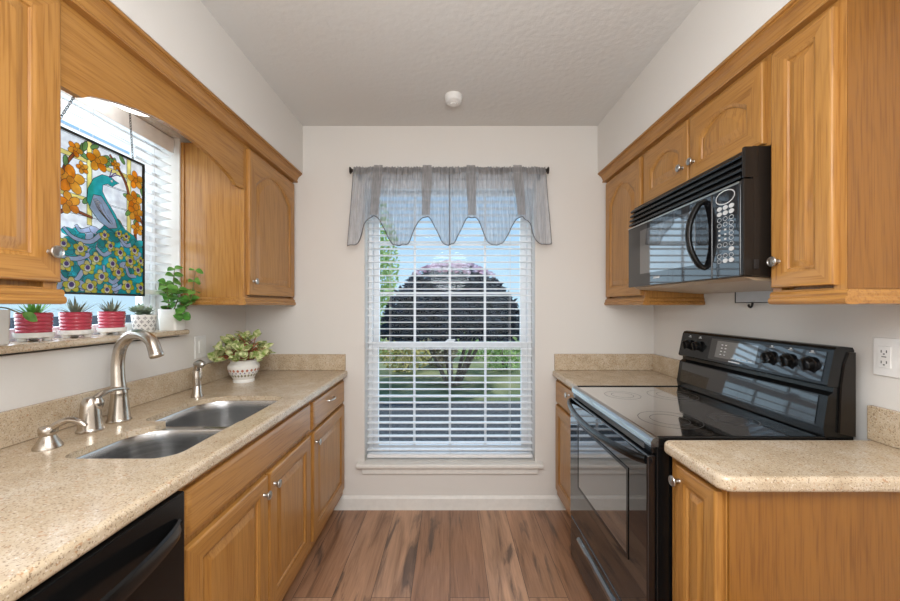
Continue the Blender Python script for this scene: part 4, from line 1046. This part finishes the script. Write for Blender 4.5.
# background cells
for (a, b, c_, d_) in ((0.02, 0.40, 0.5, 0.72), (0.02, 0.40, 0.74, 0.98), (0.45, 0.80, 0.62, 0.74), (0.45, 0.8, 0.75, 0.86), (0.45, 0.80, 0.87, 0.98), (0.85, 0.98, 0.5, 0.7), (0.85, 0.98, 0.72, 0.98), (0.45, 0.8, 0.5, 0.61)):
    piece([(a, c_), (b, c_), (b, d_), (a, d_)], 'white' if Q.random() < 0.5 else 'pale', 'background_cells')
for (a, b, c_, d_) in ((0.405, 0.445, 0.45, 0.985), (0.805, 0.845, 0.40, 0.985), (0.015, 0.40, 0.845, 0.87), (0.85, 0.985, 0.845, 0.87), (0.45, 0.80, 0.845, 0.87), (0.015, 0.40, 0.60, 0.62), (0.03, 0.06, 0.45, 0.985)):
    piece([(a, c_), (b, c_), (b, d_), (a, d_)], 'yellow', 'lattice')
for st_ in (((0.0, 0.52), (0.15, 0.60), (0.22, 0.78), (0.35, 0.93)), ((0.99, 0.55), (0.86, 0.66), (0.78, 0.82), (0.62, 0.96)), ((0.05, 0.42), (0.2, 0.50), (0.28, 0.52), (0.45, 0.50)), ((0.90, 0.42), (0.90, 0.52), (0.92, 0.62))):
    piece(stroke(st_, 0.006, 0.0035), 'brown', 'branches')
for i in range(26):
    side = Q.choice(((0.03, 0.40, 0.50, 0.98), (0.70, 0.98, 0.50, 0.98), (0.35, 0.75, 0.88, 0.98)))
    piece(blob(Q.uniform(side[0], side[1]), Q.uniform(side[2], side[3]), 0.019, 0.008, Q.uniform(0, PI), 10), 'green', 'foliage')
FN = [0]
def flower(u, v, r_, rot):
    FN[0] += 1; nm = 'flower%d' % FN[0]
    for k in range(5):
        a = rot+2*PI*k/5
        piece(blob(u+r_*0.62*math.cos(a)/PW, v+r_*0.62*math.sin(a)/PH, r_*0.55, r_*0.40, a, 10), 'orange' if k % 2 else 'amber', nm, 0.0016)
    piece(blob(u, v, r_*0.28, r_*0.28, 0, 8), 'amber', nm, 0.0014)
for u, v, r_ in ((0.10, 0.90, 0.030), (0.30, 0.90, 0.024), (0.50, 0.885, 0.038), (0.26, 0.70, 0.046), (0.12, 0.72, 0.034), (0.25, 0.555, 0.036), (0.08, 0.55, 0.034), (0.90, 0.855, 0.034), (0.885, 0.70, 0.036), (0.90, 0.615, 0.034), (0.68, 0.905, 0.018), (0.92, 0.50, 0.026), (0.36, 0.80, 0.020)):
    flower(u, v, r_, Q.uniform(0, 2))
# the tail
piece([(0.015, 0.012), (0.985, 0.012), (0.985, 0.36), (0.88, 0.44), (0.78, 0.47), (0.70, 0.53), (0.60, 0.50), (0.48, 0.40), (0.30, 0.36), (0.15, 0.30), (0.015, 0.20)], 'teal', 'tail')
for i in range(90):
    u = Q.uniform(0.05, 0.95); v = Q.uniform(0.03, 0.42)
    piece(blob(u, v, 0.026, 0.014, Q.uniform(0, PI), 9), Q.choice(('teal_light', 'teal', 'teal_light', 'lavender')), 'tail', 0.0015)
for st_ in (((0.20, 0.40), (0.28, 0.35), (0.42, 0.34), (0.52, 0.40)), ((0.05, 0.30), (0.16, 0.23), (0.30, 0.22), (0.42, 0.26)), ((0.14, 0.16), (0.20, 0.09), (0.30, 0.09), (0.36, 0.15)), ((0.55, 0.20), (0.57, 0.13), (0.64, 0.09), (0.70, 0.12)), ((0.72, 0.40), (0.78, 0.36), (0.84, 0.37)), ((0.78, 0.22), (0.82, 0.15), (0.90, 0.15)), ((0.48, 0.31), (0.55, 0.27), (0.62, 0.30)), ((0.30, 0.43), (0.34, 0.40), (0.42, 0.42)), ((0.60, 0.05), (0.66, 0.04), (0.74, 0.07))):
    piece(stroke(st_, 0.0045, 0.0085), 'lavender', 'tail')
eyes = [(0.34, 0.285, .026), (0.20, 0.30, .022), (0.48, 0.235, .026), (0.62, 0.335, .022), (0.56, 0.40, .020), (0.72, 0.30, .026), (0.88, 0.33, .024), (0.83, 0.25, .027), (0.64, 0.215, .027), (0.40, 0.17, .027), (0.53, 0.12, .029), (0.70, 0.16, .027), (0.92, 0.19, .025), (0.22, 0.18, .025), (0.10, 0.22, .022), (0.10, 0.09, .028), (0.26, 0.055, .029), (0.42, 0.05, .030), (0.58, 0.035, .024), (0.80, 0.07, .029), (0.95, 0.06, .026), (0.95, 0.26, .02), (0.70, 0.43, .018), (0.78, 0.42, .018), (0.66, 0.475, .014)]
for u, v, r_ in eyes:
    rot = math.atan2(v-0.52, (u-0.68)*0.7)
    for k in range(5):
        a = rot+2*PI*k/5+Q.uniform(-0.2, 0.2)
        piece(blob(u+r_*0.50*math.cos(a)/PW, v+r_*0.50*math.sin(a)/PH, r_*0.56, r_*0.40, a, 10), 'olive' if k % 3 else 'yellow', 'tail', 0.0016)
    piece(blob(u, v, r_*0.52, r_*0.46, rot, 10), 'white', 'tail', 0.0010)
    piece(blob(u, v+0.004, r_*0.32, r_*0.30, rot, 8), 'purple', 'tail', 0.0008)
# body, wing, neck and head
piece([(0.39, 0.60), (0.40, 0.68), (0.45, 0.755), (0.53, 0.80), (0.615, 0.805), (0.655, 0.79), (0.70, 0.785), (0.655, 0.765), (0.63, 0.745), (0.585, 0.755), (0.535, 0.735), (0.53, 0.69), (0.58, 0.63), (0.66, 0.56), (0.72, 0.48), (0.66, 0.44), (0.56, 0.47), (0.46, 0.52)], 'teal_light', 'peacock')
piece([(0.415, 0.56), (0.45, 0.65), (0.52, 0.655), (0.585, 0.60), (0.66, 0.52), (0.68, 0.47), (0.60, 0.455), (0.50, 0.49)], 'lavender', 'peacock')
for k in range(7):
    a = k/6; piece(stroke(((0.46+0.05*a, 0.625-0.02*a), (0.50+0.05*a, 0.57-0.02*a), (0.60+0.03*a, 0.50-0.01*a)), 0.006, 0.003), 'white' if k % 2 else 'lavender', 'peacock', 0.0012)
piece(blob(0.625, 0.782, 0.005, 0.005, 0, 8), 'white', 'peacock', 0.001)
for k in range(3): piece(stroke(((0.60, 0.80), (0.615+0.03*k, 0.835), (0.625+0.045*k, 0.86-0.012*k)), 0.0010, 0.0016), 'purple', 'peacock', 0.0006)
lc = build('lead_lines', lead, M['lead'], t, smooth=False, fixn=False)
for gname, d_ in groups.items():
    al = MB(); ms = []
    for i, (cn, m_) in enumerate(d_.items()): al.add(m_.v, m_.f, i); ms.append(SG[cn])
    build('flower' if gname.startswith('flower') else gname, al, ms, t, smooth=False, fixn=False)
for (yy, y2) in ((1.255, 1.33), (1.56, 1.475)):
    ch = MB(); p0, p1 = Vector((PX+0.003, yy, PZ1-0.004)), Vector((-1.30, y2, SOFZ))
    if y2 < yy: p1 = Vector((-1.30, 1.475, SOFZ))
    n = 26
    for i in range(n):
        c0 = p0.lerp(p1, (i+0.5)/n); d_ = (p1-p0).normalized(); e = d_.cross(Vector((1, 0, 0))).normalized() if i % 2 else d_.cross(Vector((0, 1, 0))).normalized()
        hl = (p1-p0).length/n*0.72
        ch.tube([c0+d_*hl*math.cos(2*PI*k/10)+e*0.0035*math.sin(2*PI*k/10) for k in range(11)], 0.0011, 5)
    build('hanging_chain', ch, M['chain'], t)

# ------------------------------------------------------------------ the garden
GZ = -0.20
mb = MB().box(-14, 14, 5.9, 40, GZ-0.05, GZ)
struct('lawn_ground', mb, M['lawn'], smooth=False)
mb = MB().box(-14, 14, BACK+0.2, 5.9, GZ-0.05, GZ+0.005)
struct('shaded_mulch_ground', mb, M['shadowed_mulch'], smooth=False)
mb = MB().box(-14, -WX-0.2, -6, BACK+0.2, GZ-0.05, GZ)
struct('side_yard_ground', mb, mat_plain('pale_gravel', (0.55, 0.53, 0.50), 0.9), smooth=False)

def foliage(rnd, n, center, rad, size, squash=(1, 1, 1), shell=0.55, half=False):
    f = MB()
    for i in range(n):
        while True:
            p = Vector((rnd.uniform(-1, 1), rnd.uniform(-1, 1), rnd.uniform(0 if half else -1, 1)))
            if shell <= p.length <= 1: break
        q = Vector((center[0]+p.x*rad[0], center[1]+p.y*rad[1], center[2]+p.z*rad[2]))
        d_ = Vector((rnd.uniform(-1, 1), rnd.uniform(-1, 1), rnd.uniform(-1, 1))).normalized(); e = d_.orthogonal().normalized()*size*0.45; d_ = d_*size*rnd.uniform(0.6, 1.3)
        f.add([q-d_*0.5, q+e*0.6, q+d_*0.5, q-e*0.6], [(0, 1, 2, 3)])
    return f
G = random.Random(5)
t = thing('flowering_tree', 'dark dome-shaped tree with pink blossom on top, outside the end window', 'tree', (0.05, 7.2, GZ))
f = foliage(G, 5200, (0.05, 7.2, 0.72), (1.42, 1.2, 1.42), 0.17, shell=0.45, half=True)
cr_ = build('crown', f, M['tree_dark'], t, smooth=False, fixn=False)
f = MB()
for i in range(700):
    a = G.uniform(0, 2*PI); e = G.uniform(0.95, 1.5)
    q = Vector((0.05+1.42*math.cos(a)*math.cos(e), 7.2+1.2*math.sin(a)*math.cos(e), 0.74+1.46*math.sin(e)))
    d_ = Vector((G.uniform(-1, 1), G.uniform(-1, 1), G.uniform(0, 1))).normalized(); u_ = d_.orthogonal().normalized()*0.03; d_ = d_*0.05
    f.add([q-d_, q+u_, q+d_, q-u_], [(0, 1, 2, 3)])
build('blossom', f, M['blossom'], t, smooth=False, fixn=False)
for i in range(7):
    a = 2*PI*i/7; b0 = Vector((0.05+0.10*math.cos(a), 7.1+0.10*math.sin(a), GZ)); b1 = Vector((0.05+0.72*math.cos(a), 7.1+0.6*math.sin(a), 0.95))
    build('trunk', MB().tube(spline([b0, b0.lerp(b1, 0.5)+Vector((0.06*math.cos(a+1), 0.05, 0.06)), b1], 10), lerp_list([0.045, 0.022], 11), 7), M['bark'], t)
def bush(x, y, r_, h, n, sz, mt, label):
    t = thing('shrub', label, 'shrub', (x, y, GZ))
    build('foliage', foliage(G, n, (x, y, GZ+h*0.5), (r_, r_, h*0.55), sz, shell=0.2), M[mt], t, smooth=False, fixn=False)
    for k in range(3):
        a = 2.1*k; build('stem', MB().tube([(x+0.03*math.cos(a), y+0.03*math.sin(a), GZ), (x+0.4*r_*math.cos(a), y+0.4*r_*math.sin(a), GZ+h*0.6)], [0.02, 0.010], 6), M['bark'], t)
bush(1.30, 8.7, 0.62, 1.30, 900, 0.12, 'tree_light', 'bright green shrub on the lawn right of the flowering tree')
bush(-1.05, 8.6, 0.62, 0.95, 700, 0.12, 'shrub_yellow', 'yellow-green shrub on the lawn left of the flowering tree')
bush(0.62, 10.6, 0.60, 0.95, 800, 0.12, 'tree_light', 'low green shrub seen between the trunks of the flowering tree')
bush(-0.25, 9.3, 0.45, 0.85, 800, 0.12, 'shrub_brown', 'olive brown shrub behind the trunks of the flowering tree')
bush(-1.9, 10.8, 0.75, 1.2, 900, 0.13, 'tree_light', 'green shrub at the left edge of the end window view')
t = thing('tree', 'tall pale green tree left of the flowering tree, beyond the end window', 'tree', (-2.55, 12.5, GZ))
build('crown', foliage(G, 2600, (-2.6, 12.5, 2.9), (0.85, 0.8, 2.2), 0.16, shell=0.2), M['tree_light'], t, smooth=False, fixn=False)
build('trunk', MB().tube([(-2.55, 12.5, GZ), (-2.55, 12.5, 2.0)], [0.11, 0.06], 8), M['bark'], t)

t = thing('yard_fence', 'low slate grey board fence outside the sink window', 'fence', (-5.0, 3.5, GZ))
fb = MB()
for i in range(44): fb.box(-5.02, -5.0, -1.0+0.2*i, -1.0+0.2*i+0.19, GZ, 1.20)
build('boards', fb, M['fence'], t, smooth=False)
build('rail', MB().box(-5.06, -5.02, -1.0, 7.8, 0.9, 0.98).box(-5.06, -5.02, -1.0, 7.8, 0.1, 0.18), M['fence'], t, smooth=False)
